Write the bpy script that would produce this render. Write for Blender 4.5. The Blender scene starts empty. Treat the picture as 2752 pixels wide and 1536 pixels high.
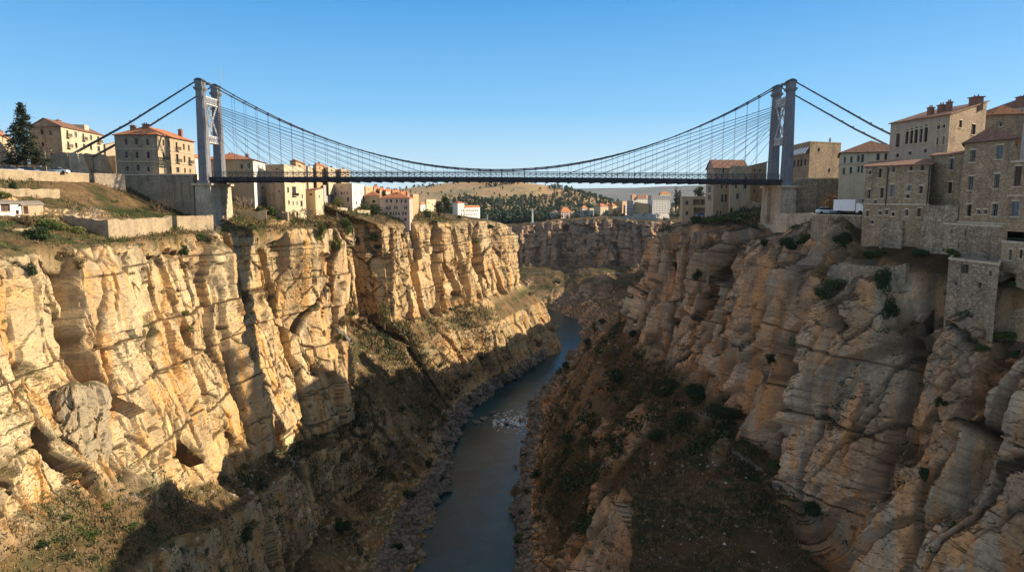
import bpy, math, random
import numpy as np
from mathutils import Vector
from mathutils.bvhtree import BVHTree

SC = bpy.context.scene
COL = SC.collection
rnd = random.Random(11)
R = math.radians
QF = 1.0
PITCH = R(7.39); F = 1835.0; CP, SP = math.cos(PITCH), math.sin(PITCH)

# ------------------------------------------------------------------ camera
cam = bpy.data.cameras.new('camera'); co = bpy.data.objects.new('camera', cam); COL.objects.link(co)
cam.sensor_width = 36; cam.lens = F / 2752 * 36
cam.clip_start = .5; cam.clip_end = 30000
co.location = (0, 0, 0); co.rotation_euler = (math.pi / 2 - PITCH, 0, 0)
SC.camera = co

def ray(px, py):
    u = (px - 1376) / F; v = (768 - py) / F
    return Vector((u, CP + v * SP, -SP + v * CP))
def P(px, py, Y):
    d = ray(px, py); k = Y / d.y
    return Vector((d.x * k, Y, d.z * k))
def pl(px, Y, py=500):
    p = P(px, py, Y); return (p.x, p.y)
def zat(py, Y): return P(1376, py, Y).z

# ------------------------------------------------------------------ tagging
def tag(o, label=None, cat=None, group=None, kind=None):
    if label: o['label'] = label
    if cat: o['category'] = cat
    if group: o['group'] = group
    if kind: o['kind'] = kind
    return o
def empty(name, loc, label=None, cat=None, group=None):
    o = bpy.data.objects.new(name, None); COL.objects.link(o); o.location = loc
    o.empty_display_size = .1
    return tag(o, label, cat, group)

class MB:
    def __init__(s): s.v = []; s.f = []
    def poly(s, pts):
        n = len(s.v); s.v += [tuple(p) for p in pts]; s.f.append(tuple(range(n, n + len(pts)))); return s
    def box(s, c, sz, ax=(1, 0, 0), ay=None, az=None):
        ax = Vector(ax).normalized()
        az = Vector(az).normalized() if az is not None else Vector((0, 0, 1))
        ay = Vector(ay).normalized() if ay is not None else az.cross(ax)
        c = Vector(c); n = len(s.v)
        for k in (-1, 1):
            for j in (-1, 1):
                for i in (-1, 1):
                    s.v.append(tuple(c + ax * (i * sz[0] / 2) + ay * (j * sz[1] / 2) + az * (k * sz[2] / 2)))
        for q in ((0, 2, 3, 1), (4, 5, 7, 6), (0, 1, 5, 4), (2, 6, 7, 3), (0, 4, 6, 2), (1, 3, 7, 5)):
            s.f.append(tuple(n + i for i in q))
        return s
    def bar(s, a, b, w, h=None):
        a, b = Vector(a), Vector(b); d = b - a
        if d.length < 1e-6: return s
        ax = d.normalized(); up = Vector((0, 0, 1)) if abs(ax.z) < .95 else Vector((0, 1, 0))
        ay = up.cross(ax).normalized(); az = ax.cross(ay)
        return s.box((a + b) / 2, (d.length, w, h or w), ax, ay, az)
    def tube(s, pts, r, n=7, cap=True):
        pts = [Vector(p) for p in pts]; rings = []
        for i, p in enumerate(pts):
            d = (pts[min(i + 1, len(pts) - 1)] - pts[max(i - 1, 0)]).normalized()
            up = Vector((0, 0, 1)) if abs(d.z) < .9 else Vector((1, 0, 0))
            a = up.cross(d).normalized(); b = d.cross(a)
            rr = r[i] if isinstance(r, (list, tuple)) else r
            k = len(s.v)
            for j in range(n):
                t = 2 * math.pi * j / n
                s.v.append(tuple(p + (a * math.cos(t) + b * math.sin(t)) * rr))
            rings.append(k)
        for q in range(len(rings) - 1):
            for j in range(n):
                a0, b0 = rings[q], rings[q + 1]
                s.f.append((a0 + j, a0 + (j + 1) % n, b0 + (j + 1) % n, b0 + j))
        if cap:
            s.f.append(tuple(rings[0] + j for j in reversed(range(n)))); s.f.append(tuple(rings[-1] + j for j in range(n)))
        return s
    def prism(s, c, half_b, half_t, z0, z1, n=4, rot=0):
        """square frustum: half sizes (x,y) at bottom and top"""
        k = len(s.v)
        for (hx, hy), z in ((half_b, z0), (half_t, z1)):
            for sx, sy in ((-1, -1), (1, -1), (1, 1), (-1, 1)):
                s.v.append((c[0] + sx * hx, c[1] + sy * hy, z))
        s.f += [(k, k + 3, k + 2, k + 1), (k + 4, k + 5, k + 6, k + 7)]
        for i in range(4): s.f.append((k + i, k + (i + 1) % 4, k + 4 + (i + 1) % 4, k + 4 + i))
        return s
    def build(s, name, m, parent=None, smooth=False):
        me = bpy.data.meshes.new(name); me.from_pydata(s.v, [], s.f)
        ms = m if isinstance(m, (list, tuple)) else [m]
        for x in ms: me.materials.append(x)
        if smooth: me.polygons.foreach_set('use_smooth', [True] * len(me.polygons))
        me.update()
        o = bpy.data.objects.new(name, me); COL.objects.link(o)
        if parent:
            o.parent = parent
            o.matrix_parent_inverse = parent.matrix_basis.inverted()
        return o

# ------------------------------------------------------------------ materials
class N:
    """small node helper"""
    def __init__(s, name):
        s.m = bpy.data.materials.new(name); s.m.use_nodes = True; s.t = s.m.node_tree; s.n = s.t.nodes; s.l = s.t.links
        s.b = s.n['Principled BSDF']; s.b.inputs['Roughness'].default_value = .9
        s.b.inputs['Specular IOR Level'].default_value = .25
        s._p = None
    def pos(s):
        if not s._p: s._p = s.n.new('ShaderNodeNewGeometry')
        return s._p.outputs['Position']
    def geo(s):
        s.pos(); return s._p
    def put(s, sock, v):
        if hasattr(v, 'links') or isinstance(v, bpy.types.NodeSocket): s.l.new(v, sock)
        else:
            if isinstance(v, (tuple, list)) and len(v) == 3 and sock.type == 'RGBA': v = (*v, 1)
            sock.default_value = v
    def scale(s, v, sc):
        k = s.n.new('ShaderNodeVectorMath'); k.operation = 'MULTIPLY'; s.put(k.inputs[0], v); k.inputs[1].default_value = sc
        return k.outputs[0]
    def noise(s, sc=1, det=4, rough=.55, vec=None, stretch=None, dist=0):
        k = s.n.new('ShaderNodeTexNoise'); vec = vec or s.pos()
        if stretch: vec = s.scale(vec, stretch)
        s.put(k.inputs['Vector'], vec); k.inputs['Scale'].default_value = sc
        k.inputs['Detail'].default_value = det; k.inputs['Roughness'].default_value = rough; k.inputs['Distortion'].default_value = dist
        return k.outputs['Fac']
    def voro(s, sc=1, feat='F1', vec=None, stretch=None, out='Distance', rand=1):
        k = s.n.new('ShaderNodeTexVoronoi'); k.feature = feat; vec = vec or s.pos()
        if stretch: vec = s.scale(vec, stretch)
        s.put(k.inputs['Vector'], vec); k.inputs['Scale'].default_value = sc; k.inputs['Randomness'].default_value = rand
        return k.outputs[out]
    def ramp(s, fac, stops, interp='LINEAR'):
        k = s.n.new('ShaderNodeValToRGB'); s.put(k.inputs[0], fac); e = k.color_ramp.elements; k.color_ramp.interpolation = interp
        while len(e) > 1: e.remove(e[-1])
        e[0].position = stops[0][0]; c = stops[0][1]; e[0].color = (c, c, c, 1) if isinstance(c, (int, float)) else (*c, 1)
        for p_, c in stops[1:]:
            x = e.new(p_); x.color = (c, c, c, 1) if isinstance(c, (int, float)) else (*c, 1)
        return k.outputs[0]
    def mix(s, fac, a, b, mode='MIX'):
        k = s.n.new('ShaderNodeMix'); k.data_type = 'RGBA'; k.blend_type = mode
        s.put(k.inputs[0], fac); s.put(k.inputs[6], a); s.put(k.inputs[7], b)
        return k.outputs[2]
    def math(s, op, a, b=0, clamp=False):
        k = s.n.new('ShaderNodeMath'); k.operation = op; s.put(k.inputs[0], a); s.put(k.inputs[1], b); k.use_clamp = clamp
        return k.outputs[0]
    def attr(s, name):
        k = s.n.new('ShaderNodeAttribute'); k.attribute_name = name; return k.outputs['Fac']
    def bump(s, h, strength=.5, dist=.1):
        k = s.n.new('ShaderNodeBump'); s.put(k.inputs['Height'], h); k.inputs['Strength'].default_value = strength
        k.inputs['Distance'].default_value = dist; s.l.new(k.outputs[0], s.b.inputs['Normal'])
    def color(s, c): s.put(s.b.inputs['Base Color'], c)

def plain(name, c, rough=.8, var=.25, sc=1.5, metal=0, spec=.25):
    n = N(name); a = tuple(x * (1 - var) for x in c); b = tuple(min(1, x * (1 + var)) for x in c)
    n.color(n.mix(n.ramp(n.noise(sc, 5), [(.3, 0), (.7, 1)]), a, b))
    n.b.inputs['Roughness'].default_value = rough; n.b.inputs['Metallic'].default_value = metal
    n.b.inputs['Specular IOR Level'].default_value = spec
    return n.m

def rock_mat(name, warm, pale, grey, orange, streak=.5, orange_amt=.5, gd=1., dk=.72, bs=.9, oth=.5):
    n = N(name)
    big = n.noise(.045, 5, .6, dist=.6)
    c = n.mix(n.ramp(big, [(.35, 0), (.6, 1)]), warm, pale)
    # horizontal beds differ a little in tone
    bed = n.noise(1, 3, .6, stretch=(.02, .02, .42))
    c = n.mix(n.ramp(bed, [(.4, 0), (.62, .45)]), c, grey)
    # runoff streaks down the face
    st = n.noise(1, 4, .62, stretch=(.33, .33, .022), dist=.35)
    c = n.mix(n.math('MULTIPLY', n.ramp(st, [(oth, 0), (oth + .11, 1)]), orange_amt), c, orange)
    st2 = n.noise(1, 4, .6, stretch=(.21, .21, .016), dist=.4)
    c = n.mix(n.math('MULTIPLY', n.ramp(st2, [(.53, 0), (.64, 1)]), streak), c, grey)
    st3 = n.noise(1, 3, .6, stretch=(.5, .5, .03))
    c = n.mix(n.math('MULTIPLY', n.ramp(st3, [(.6, 0), (.68, 1)]), .45), c, pale)
    # weathered grey caps: attribute cap
    cp = n.math('MULTIPLY', n.attr('cap'), n.ramp(n.noise(.22, 5, .65), [(.38, 0), (.58, 1)]))
    c = n.mix(n.math('MULTIPLY', cp, .7), c, tuple(x * .95 for x in grey))
    fine = n.noise(2.2, 8, .68)
    c = n.mix(.8, c, n.ramp(fine, [(.25, .55), (.5, 1.), (.75, 1.3)]), 'MULTIPLY')
    # soil in the joints, plus crevice shade painted into the colour
    c = n.mix(n.math('MULTIPLY', n.attr('dirt'), dk), c, (.045, .032, .02))
    pit = n.ramp(n.voro(.55, stretch=(1, 1, 1.6)), [(.05, 1), (.14, 0)])
    c = n.mix(n.math('MULTIPLY', pit, .5), c, (.06, .04, .025))
    # ground cover on the flatter parts
    sep = n.n.new('ShaderNodeSeparateXYZ'); n.l.new(n.geo().outputs['Normal'], sep.inputs[0])
    flat = n.ramp(n.math('ADD', sep.outputs[2], n.math('MULTIPLY', n.math('SUBTRACT', n.noise(.35, 6, .65), .5), .9)), [(.5, 0), (.72, 1)])
    soilm = n.math('MAXIMUM', n.math('MULTIPLY', flat, .85), n.attr('soil'))
    gr = n.ramp(n.noise(.09, 6, .68, dist=.5), [(q_, tuple(x * gd for x in c_)) for q_, c_ in ((.36, (.23, .145, .07)), (.46, (.15, .098, .05)), (.54, (.075, .068, .026)), (.64, (.034, .054, .016)))])
    gr = n.mix(.8, gr, n.ramp(n.noise(1.4, 8, .75), [(.3, .4), (.5, 1), (.72, 1.55)]), 'MULTIPLY')
    stones = n.ramp(n.voro(.7), [(.06, 1), (.12, 0)])
    gr = n.mix(n.math('MULTIPLY', stones, n.ramp(n.noise(.25, 3), [(.45, 0), (.6, .8)])), gr, (.36, .31, .25))
    c = n.mix(soilm, c, gr)
    n.color(c)
    h = n.math('ADD', n.noise(1.1, 10, .72), n.math('MULTIPLY', n.ramp(n.voro(.42, 'DISTANCE_TO_EDGE', stretch=(1, 1, 2.1)), [(0, 0), (.05, 1)]), .09))
    n.bump(h, bs, .65)
    n.b.inputs['Roughness'].default_value = .95; n.b.inputs['Specular IOR Level'].default_value = .12
    return n.m

M = {}
M['rockL'] = rock_mat('limestone_warm', (.58, .375, .16), (.71, .54, .31), (.33, .265, .18), (.60, .29, .075), .6, .75, .75, .85, .55)
M['flake'] = rock_mat('limestone_flake', (.38, .30, .19), (.5, .4, .26), (.27, .23, .17), (.5, .33, .15), .6, .3)
M['rockR'] = rock_mat('limestone_grey', (.64, .37, .19), (.76, .58, .40), (.34, .27, .205), (.80, .39, .15), .85, .85, .34, .97, .9, .478)
M['rockF'] = rock_mat('limestone_far', (.46, .30, .18), (.55, .41, .28), (.27, .22, .19), (.68, .34, .14), .6, .9, .6)

def stone_mat(name, c1, c2, mortar, sc=2.2, stain=.4, bs=.6):
    n = N(name)
    w = n.noise(.8, 3)
    vec = n.pos()
    st = (1, 1, 1.9)
    cellc = n.voro(sc, 'F1', stretch=st, out='Color')
    sepc = n.n.new('ShaderNodeSeparateColor'); n.l.new(cellc, sepc.inputs[0])
    c = n.mix(sepc.outputs[0], c1, c2)
    edge = n.ramp(n.voro(sc, 'DISTANCE_TO_EDGE', stretch=st), [(.0, 1), (.09, 0)])
    c = n.mix(n.math('MULTIPLY', edge, .65), c, mortar)
    c = n.mix(.8, c, n.ramp(n.noise(.28, 7, .7), [(.28, .45), (.5, 1), (.72, 1.25)]), 'MULTIPLY')
    run = n.noise(1, 4, .65, stretch=(.9, .9, .07))
    c = n.mix(n.math('MULTIPLY', n.ramp(run, [(.52, 0), (.68, 1)]), stain), c, (.07, .055, .04))
    c = n.mix(.5, c, n.ramp(n.noise(6, 5, .7), [(.3, .6), (.7, 1.35)]), 'MULTIPLY')
    n.color(c)
    n.bump(n.math('ADD', n.math('MULTIPLY', edge, -.7), n.noise(3.5, 6, .7)), bs, .12)
    return n.m
def plaster_mat(name, c, dirty=.4, patch=(.33, .25, .17)):
    n = N(name)
    k = n.mix(n.math('MULTIPLY', n.ramp(n.noise(.5, 7, .7), [(.5, 0), (.62, 1)]), dirty), c, patch)
    k = n.mix(n.math('MULTIPLY', n.ramp(n.noise(1, 5, .65, stretch=(1.1, 1.1, .09)), [(.5, 0), (.7, 1)]), dirty), k, tuple(x * .38 for x in c))
    k = n.mix(.6, k, n.ramp(n.noise(3, 6, .7), [(.3, .75), (.7, 1.15)]), 'MULTIPLY')
    n.color(k); n.bump(n.noise(4, 6, .7), .3, .05)
    return n.m
def tile_mat(name, c=(.48, .19, .085)):
    n = N(name)
    a = n.mix(n.ramp(n.noise(1.6, 5, .75), [(.32, 0), (.68, 1)]), tuple(x * .5 for x in c), tuple(x * 1.25 for x in c))
    cc = n.voro(3.2, out='Color'); sp = n.n.new('ShaderNodeSeparateColor'); n.l.new(cc, sp.inputs[0])
    a = n.mix(.6, a, n.ramp(sp.outputs[0], [(0, .55), (1, 1.3)]), 'MULTIPLY')
    n.color(a); n.bump(n.voro(3.2, stretch=(1, 1, 1)), .8, .08); return n.m
M['stoneR'] = stone_mat('rubble_stone_brown', (.31, .21, .125), (.46, .345, .22), (.11, .075, .045))
M['stoneR2'] = stone_mat('rubble_stone_grey', (.29, .22, .145), (.50, .39, .27), (.09, .065, .045), 1.7, .5, .9)
M['stoneL'] = stone_mat('rubble_stone_sandy', (.38, .29, .18), (.5, .39, .25), (.2, .15, .1), 2.4, .3)
M['stoneLd'] = stone_mat('rubble_stone_weathered', (.3, .235, .16), (.42, .335, .235), (.16, .12, .08), 2.0, .5)  # weathered masonry; also paints the shade side of left-bank houses
M['ashlar'] = stone_mat('dressed_stone', (.50, .395, .27), (.62, .50, .36), (.24, .19, .14), 1.3, .35, .35)
M['tower'] = plaster_mat('tower_stone', (.2, .2, .215), .45, (.11, .105, .1))
M['cream'] = plaster_mat('cream_plaster', (.56, .46, .31), .3)
M['beige'] = plaster_mat('beige_plaster', (.44, .34, .22), .4)
M['ochre'] = plaster_mat('ochre_plaster', (.50, .34, .17), .4)
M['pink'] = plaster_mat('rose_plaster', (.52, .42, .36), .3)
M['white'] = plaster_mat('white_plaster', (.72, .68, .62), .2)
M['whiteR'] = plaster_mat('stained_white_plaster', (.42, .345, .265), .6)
M['greyb'] = plaster_mat('grey_concrete', (.4, .39, .37), .3)
M['roofs'] = tile_mat('clay_tiles'); M['roofd'] = tile_mat('old_clay_tiles', (.25, .13, .085)); M['roofg'] = plain('flat_roof_grey', (.26, .22, .18))
M['trim'] = plain('stone_trim', (.5, .41, .3), .85)
M['steel'] = plain('painted_steel_dark', (.06, .065, .075), .55, .35, 1.2)
M['steelw'] = plain('weathered_pale_steel', (.42, .42, .43), .6, .45, 1.0)
M['deckm'] = plain('deck_steel_black', (.035, .035, .04), .7, .4, .8)
M['cable'] = plain('cable_steel', (.09, .10, .125), .5, .25, 1)
M['hang'] = plain('hanger_steel', (.16, .175, .2), .5, .25, 1)
M['glass'] = plain('window_dark_glass', (.014, .015, .018), .25, .4, .7, 0, .5)
M['wood'] = plain('dark_shutter_wood', (.10, .065, .045), .75, .4, 2)
M['bluegrey'] = plain('blue_shutter_paint', (.16, .19, .22), .7, .3, 2)
M['iron'] = plain('balcony_iron', (.05, .045, .04), .6, .3, 2)
M['brickc'] = plain('chimney_brick', (.26, .13, .09), .9, .35, 4)
M['asphalt'] = plain('asphalt', (.06, .058, .056), .95, .3, 1)
M['dirtpath'] = plain('path_dust', (.17, .15, .13), .95, .3, 1.2)
M['bark'] = plain('bark', (.12, .09, .065), .95, .35, 3)
M['barkpale'] = plain('bare_twigs_pale', (.33, .27, .22), .95, .3, 3)
M['cloth'] = plain('white_canvas', (.72, .72, .74), .85, .1, 2)
M['carwhite'] = plain('car_paint_white', (.78, .79, .8), .3, .06, 1, 0, .5)
M['carblue'] = plain('car_paint_blue', (.08, .2, .4), .3, .1, 1, 0, .5)
M['cardark'] = plain('car_paint_dark', (.04, .05, .06), .3, .1, 1, 0, .5)
M['tyre'] = plain('rubber', (.02, .02, .02), .9)

def leaf_mat(name, c, c2):
    n = N(name)
    k = n.mix(n.ramp(n.noise(1.3, 4, .7), [(.35, 0), (.65, 1)]), c, c2)
    n.color(k); n.b.inputs['Roughness'].default_value = .75
    return n.m
M['leaf'] = leaf_mat('foliage_green', (.035, .06, .014), (.085, .115, .026))
M['leafd'] = leaf_mat('foliage_dark', (.014, .034, .010), (.034, .058, .018))
M['leafy'] = leaf_mat('foliage_yellow_green', (.09, .105, .025), (.17, .165, .045))
M['leafb'] = leaf_mat('foliage_dry_brown', (.15, .10, .045), (.25, .175, .085))
M['leafo'] = leaf_mat('foliage_rust', (.16, .075, .025), (.26, .13, .045))
M['pine'] = leaf_mat('conifer_needles', (.016, .03, .012), (.045, .062, .024))

# ------------------------------------------------------------------ numpy noise
def hsh(ix, iy, s):
    h = (ix.astype(np.int64) * 374761393 + iy.astype(np.int64) * 668265263 + s * 974634777) & 0xffffffff
    h = ((h ^ (h >> 13)) * 1274126177) & 0xffffffff
    h = h ^ (h >> 16)
    return (h & 0xffffff) / float(0xffffff)
def vn(x, y, s=0):
    ix = np.floor(x); iy = np.floor(y); fx = x - ix; fy = y - iy
    fx = fx * fx * (3 - 2 * fx); fy = fy * fy * (3 - 2 * fy)
    a = hsh(ix, iy, s); b = hsh(ix + 1, iy, s); c = hsh(ix, iy + 1, s); d = hsh(ix + 1, iy + 1, s)
    return (a + (b - a) * fx) * (1 - fy) + (c + (d - c) * fx) * fy
def fbm(x, y, s=0, o=4, g=.5):
    t = 0; a = 1; w = 0
    for k in range(o):
        t = t + a * vn(x * 2 ** k + 17.3 * k, y * 2 ** k - 9.1 * k, s + k * 7); w += a; a *= g
    return t / w * 2 - 1
def worley(x, y, s=0):
    ix = np.floor(x); iy = np.floor(y)
    f1 = np.full(x.shape, 9.); f2 = np.full(x.shape, 9.); cid = np.zeros(x.shape)
    for di in (-1, 0, 1):
        for dj in (-1, 0, 1):
            cx = ix + di; cy = iy + dj
            d = np.hypot(cx + .1 + .8 * hsh(cx, cy, s) - x, cy + .1 + .8 * hsh(cx, cy, s + 31) - y)
            v = hsh(cx, cy, s + 77)
            m = d < f1
            f2 = np.where(m, f1, np.minimum(f2, d)); cid = np.where(m, v, cid); f1 = np.where(m, d, f1)
    return f1, f2, cid
def facet(x, y, s, tilt=1.5):
    ix = np.floor(x); iy = np.floor(y)
    f1 = np.full(x.shape, 9.); f2 = np.full(x.shape, 9.); out = np.zeros(x.shape)
    for di in (-1, 0, 1):
        for dj in (-1, 0, 1):
            cx = ix + di; cy = iy + dj
            dx = cx + .1 + .8 * hsh(cx, cy, s) - x; dy = cy + .1 + .8 * hsh(cx, cy, s + 31) - y
            d = np.hypot(dx, dy); h = hsh(cx, cy, s + 77)
            v = h - .5 + tilt * (dx * ((h * 7.31) % 1 - .5) + dy * ((h * 13.7) % 1 - .35))
            m = d < f1
            f2 = np.where(m, f1, np.minimum(f2, d)); out = np.where(m, v, out); f1 = np.where(m, d, f1)
    return f1, f2, out
def sstep(a, b, x):
    t = np.clip((x - a) / (b - a), 0, 1); return t * t * (3 - 2 * t)

# ------------------------------------------------------------------ terrain sheets
def loft(name, stations, nv, spacing, mat, cliff_cols, seed, outward, gouges=(), amp=1., fixed_cols=2, bed=1., pill=1., fine=1., ledge=0, mid=1., vert=1., rib=0, vsc=1.):
    """stations: list of lists of (X,Y,Z) control points.  Grid = along stations x across columns."""
    S = np.array(stations, float)                    # ns,nc,3
    ns, nc, _ = S.shape
    us = [0.0]; 
    for i in range(ns - 1):
        a = S[i, cliff_cols[0]]; b = S[i + 1, cliff_cols[0]]
        L = max(np.linalg.norm(b - a), np.linalg.norm(S[i + 1, -2] - S[i, -2]) * .8); D = .5 * (np.hypot(a[0], a[1]) + np.hypot(b[0], b[1]))
        n = max(2, int(L / (spacing * max(D, 60))))
        us += list(i + np.arange(1, n + 1) / n)
    us = np.array(us); i = np.minimum(us.astype(int), ns - 2); t = (us - i)[:, None, None]
    p0 = S[np.maximum(i - 1, 0)]; p1 = S[i]; p2 = S[i + 1]; p3 = S[np.minimum(i + 2, ns - 1)]
    m1 = (p2 - p0) * .32; m2 = (p3 - p1) * .32
    C = (2 * t**3 - 3 * t**2 + 1) * p1 + (t**3 - 2 * t**2 + t) * m1 + (-2 * t**3 + 3 * t**2) * p2 + (t**3 - t**2) * m2
    vs = [0.0]
    for j in range(nc - 1): vs += list(j + np.arange(1, nv[j] + 1) / nv[j])
    vs = np.array(vs); j = np.minimum(vs.astype(int), nc - 2); f = (vs - j)[None, :, None]
    G = C[:, j] * (1 - f) + C[:, j + 1] * f             # nu,nvv,3
    # soften corners between columns
    for _ in range(10):
        G[:, 1:-1] = .25 * G[:, :-2] + .5 * G[:, 1:-1] + .25 * G[:, 2:]
    du = np.gradient(G, axis=0); dv = np.gradient(G, axis=1)
    nrm = np.cross(du, dv); nrm /= np.linalg.norm(nrm, axis=2, keepdims=True) + 1e-9
    if nrm[len(us) // 2, :, 2].mean() < 0: nrm = -nrm
    rim = C[:, cliff_cols[0]]
    s1 = np.concatenate([[0], np.cumsum(np.linalg.norm(np.diff(rim[:, :2], axis=0), axis=1))])
    s = np.repeat(s1[:, None], len(vs), 1); z = G[..., 2]; x = G[..., 0]; y = G[..., 1]
    steep = sstep(.30, .75, 1 - nrm[..., 2])
    V = np.repeat(vs[None, :], len(us), 0)
    c0, c1 = cliff_cols
    zone = sstep(c0 - .35, c0 + .05, V) * (1 - sstep(c1 - .1, c1 + .5, V))
    cl = np.maximum(zone, steep * .75 * (V > c0))
    zr = np.repeat(rim[:, 2][:, None], len(vs), 1)
    below = zr - z
    if ledge: cl = np.maximum(cl, .75 * sstep(2.95, 3.4, V) * (V < c0 + .5))
    top = np.exp(-np.maximum(below, 0) / 14.)
    # --- rock form
    wx = 2.5 * fbm(s / 18, z / 18, seed + 1, 3); wz = 2.0 * fbm(s / 24, z / 30, seed + 2, 3)
    d = 3.4 * fbm(s / 30, z / 70, seed + 3, 3)
    r = 1 - np.abs(fbm((s + wx / vsc) / 13, z / (75 * vsc), seed + 4, 3)) * 2.2
    d = d + 2.4 * (r - .4) * amp * pill
    f1, f2, cid = facet((s + wx * 1.6) / 11.5 + .22 * fbm(s / 6, z / 9, seed + 50, 3), (z + wz) / 30., seed + 5, 1.9)
    d = d + cid * 3.6 * amp
    e1 = (1 - sstep(0, .07, f2 - f1)) * sstep(-.45, .1, fbm(s / 15, z / 15, seed + 51, 2)); d = d - e1 * 1.2
    f1, f2, cid = facet((s + wx * .7) / 4.0 + .2 * fbm(s / 3, z / 4, seed + 52, 2), (z + wz * .6) / (6.4 * vsc), seed + 6, 1.8)
    d = d + cid * 1.75 * amp * mid * (.6 + .6 * top)
    e2 = (1 - sstep(0, .10, f2 - f1)) * sstep(-.25, .35, fbm(s / 9, z / 9, seed + 16, 2)); d = d - e2 * .6
    # long vertical joints
    f1, f2, cid = facet((s + wx * .8) / 5.5 + .12 * fbm(s / 3, z / 7, seed + 90, 3), (z + 3 * wz) / 44., seed + 91, 1.2)
    e6 = (1 - sstep(0, .045, f2 - f1)) * sstep(-.35, .1, fbm(s / 14, z / 18, seed + 92, 2)); d = d - e6 * 1.1 * vert + cid * 1.1 * vert
    # bedding
    zz = z + wz * .75 + .35 * fbm(s / 5, z / 5, seed + 7, 2) + 3.2 * fbm(z / 8, z * 0 + np.floor(s / 60) * 7.7, seed + 60, 2)
    T = 2.3; k = np.floor(zz / T); fr = zz / T - k
    lay = hsh(k, k * 0 + np.floor(s / 38), seed + 8) - .5
    rnd_ = 1 - np.abs(2 * fr - 1) ** 5
    lam = sstep(-.35, .3, fbm(s / 26, z / 14, seed + 9, 2))
    A = (.16 + 1.0 * top) * lam * bed
    d = d + A * (lay * 1.2 + rnd_ * .75 - .5)
    e3 = (1 - sstep(0, .09, np.minimum(fr, 1 - fr))) * lam * (.35 + .65 * top)
    T2 = 11.3; k2 = np.floor((zz + 3) / T2); fr2 = (zz + 3) / T2 - k2
    e4 = (1 - sstep(0, .035, np.minimum(fr2, 1 - fr2))) * sstep(-.3, .2, fbm(s / 20, z / 40, seed + 19, 2))
    d = d - e4 * .5 * bed + (hsh(k2, k2 * 0, seed + 21) - .5) * 1.7 * bed
    f1, f2, cid = facet((s + .3 * wx) / 1.6, zz / (1.35 * vsc), seed + 10, 1.9)
    bl = .25 + .75 * sstep(-.1, .4, fbm(s / 12, z / 10, seed + 11, 2))
    d = d + (cid * .75 - .2 * (1 - sstep(0, .1, f2 - f1))) * bl * fine
    f1, f2, cid = facet(s / .62 + .2 * wx, z / (.55 * vsc) + .2 * wz, seed + 80, 2.0)
    d = d + cid * .26 * fine
    e5 = (1 - sstep(0, .12, f2 - f1)) * bl * .5
    d = d + .5 * fine * fbm(s / 2.2, z / 2.6, seed + 12, 4, .6)
    d = np.where(d > 0, d * (.35 + .65 * sstep(.3, 6, below)), d)
    # hollows under overhangs
    hol = np.maximum(0, fbm(s / 7, z / 5, seed + 13, 2) - .35)
    d = d - hol * 4.2
    dirt_shade = np.clip(np.maximum.reduce([e6 * 1.0, e1 * 1.0, e2 * .8, e3 * .8, e4 * .9, e5, hol * 2.2]), 0, 1)  # joint soil together with painted shade for joints and hollows
    for (gs, gz, gw, gd, sl, zlo, zhi) in gouges:
        yy = y + (z - gz) * sl + 1.2 * fbm(z / 6, z * 0 + gs, seed + 30, 2)
        g = np.where(yy < gs, np.exp(-((yy - gs) / (gw * 2.2)) ** 2), np.exp(-((yy - gs) / (gw * .12)) ** 2)) * sstep(zlo - 3, zlo, z) * (1 - sstep(zhi, zhi + 3, z))
        d = d - gd * g; dirt_shade = np.maximum(dirt_shade, sstep(.8, 1, g) * .6)
    d = d * cl
    # --- loose ground
    gx = x; gy = y
    tal = (1 - cl)
    tt = 1.6 * fbm(gx / 14, gy / 14, seed + 14, 4) + 1.5 * np.abs(fbm(gx / 30 + .3 * gy / 30, gy / 55, seed + 15, 3)) + .55 * fbm(gx / 2.6, gy / 2.6, seed + 25, 4, .62)
    outc = sstep(.18 + rib, .42 + rib, fbm(gx / 13 - gy / 40, gy / 24, seed + 17, 3))       # rock ribs poking through
    f1, f2, cid = worley((gx + gy * .3) / 2.6, (gy + z) / 3.4, seed + 18)
    tt = tt + outc * (1.2 + (cid - .3) * 1.9 - 1.1 * (1 - sstep(0, .2, f2 - f1)))
    lowb = (V > c1 + .5)
    near_bank = 1 - sstep(-104, -96, z)
    f1b, f2b, cidb = worley(gx / 1.7, gy / 1.7, seed + 40)
    tt = np.where(lowb, tt * 1.25 + near_bank * 1.3 * np.sqrt(np.maximum(0, .5 - f1b * .8)) * (cidb > .35), tt * .42)
    plat = sstep(0, .8, V)                      # fade far plateau
    keep = np.where(V > nc - 1 - 1.2, np.clip((nc - 1 - V), 0, 1), 1)
    d = d + tal * tt * np.where(V < c0 - .3, .35 + .5 * plat, 1)
    d = d * keep
    G2 = G + nrm * d[..., None]
    soil = tal * (1 - outc * .8) * (1 - near_bank * lowb * .85)
    if ledge: soil = soil * (1 - .6 * sstep(2.9, 3.3, V) * (V < c0 + .5))
    nu, nvv = G2.shape[:2]
    idx = np.arange(nu * nvv, dtype=np.int32).reshape(nu, nvv)
    q = np.stack([idx[:-1, :-1], idx[1:, :-1], idx[1:, 1:], idx[:-1, 1:]], -1).reshape(-1, 4)
    # orientation
    a, b, c_ = G2[nu // 2, nvv // 2], G2[nu // 2 + 1, nvv // 2], G2[nu // 2, nvv // 2 + 1]
    nn = np.cross(b - a, c_ - a)
    if np.dot(nn, nrm[nu // 2, nvv // 2]) < 0: q = q[:, ::-1]
    me = bpy.data.meshes.new(name)
    me.vertices.add(nu * nvv); me.vertices.foreach_set('co', G2.reshape(-1).astype(np.float32))
    me.loops.add(q.size); me.loops.foreach_set('vertex_index', q.reshape(-1).astype(np.int32))
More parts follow.
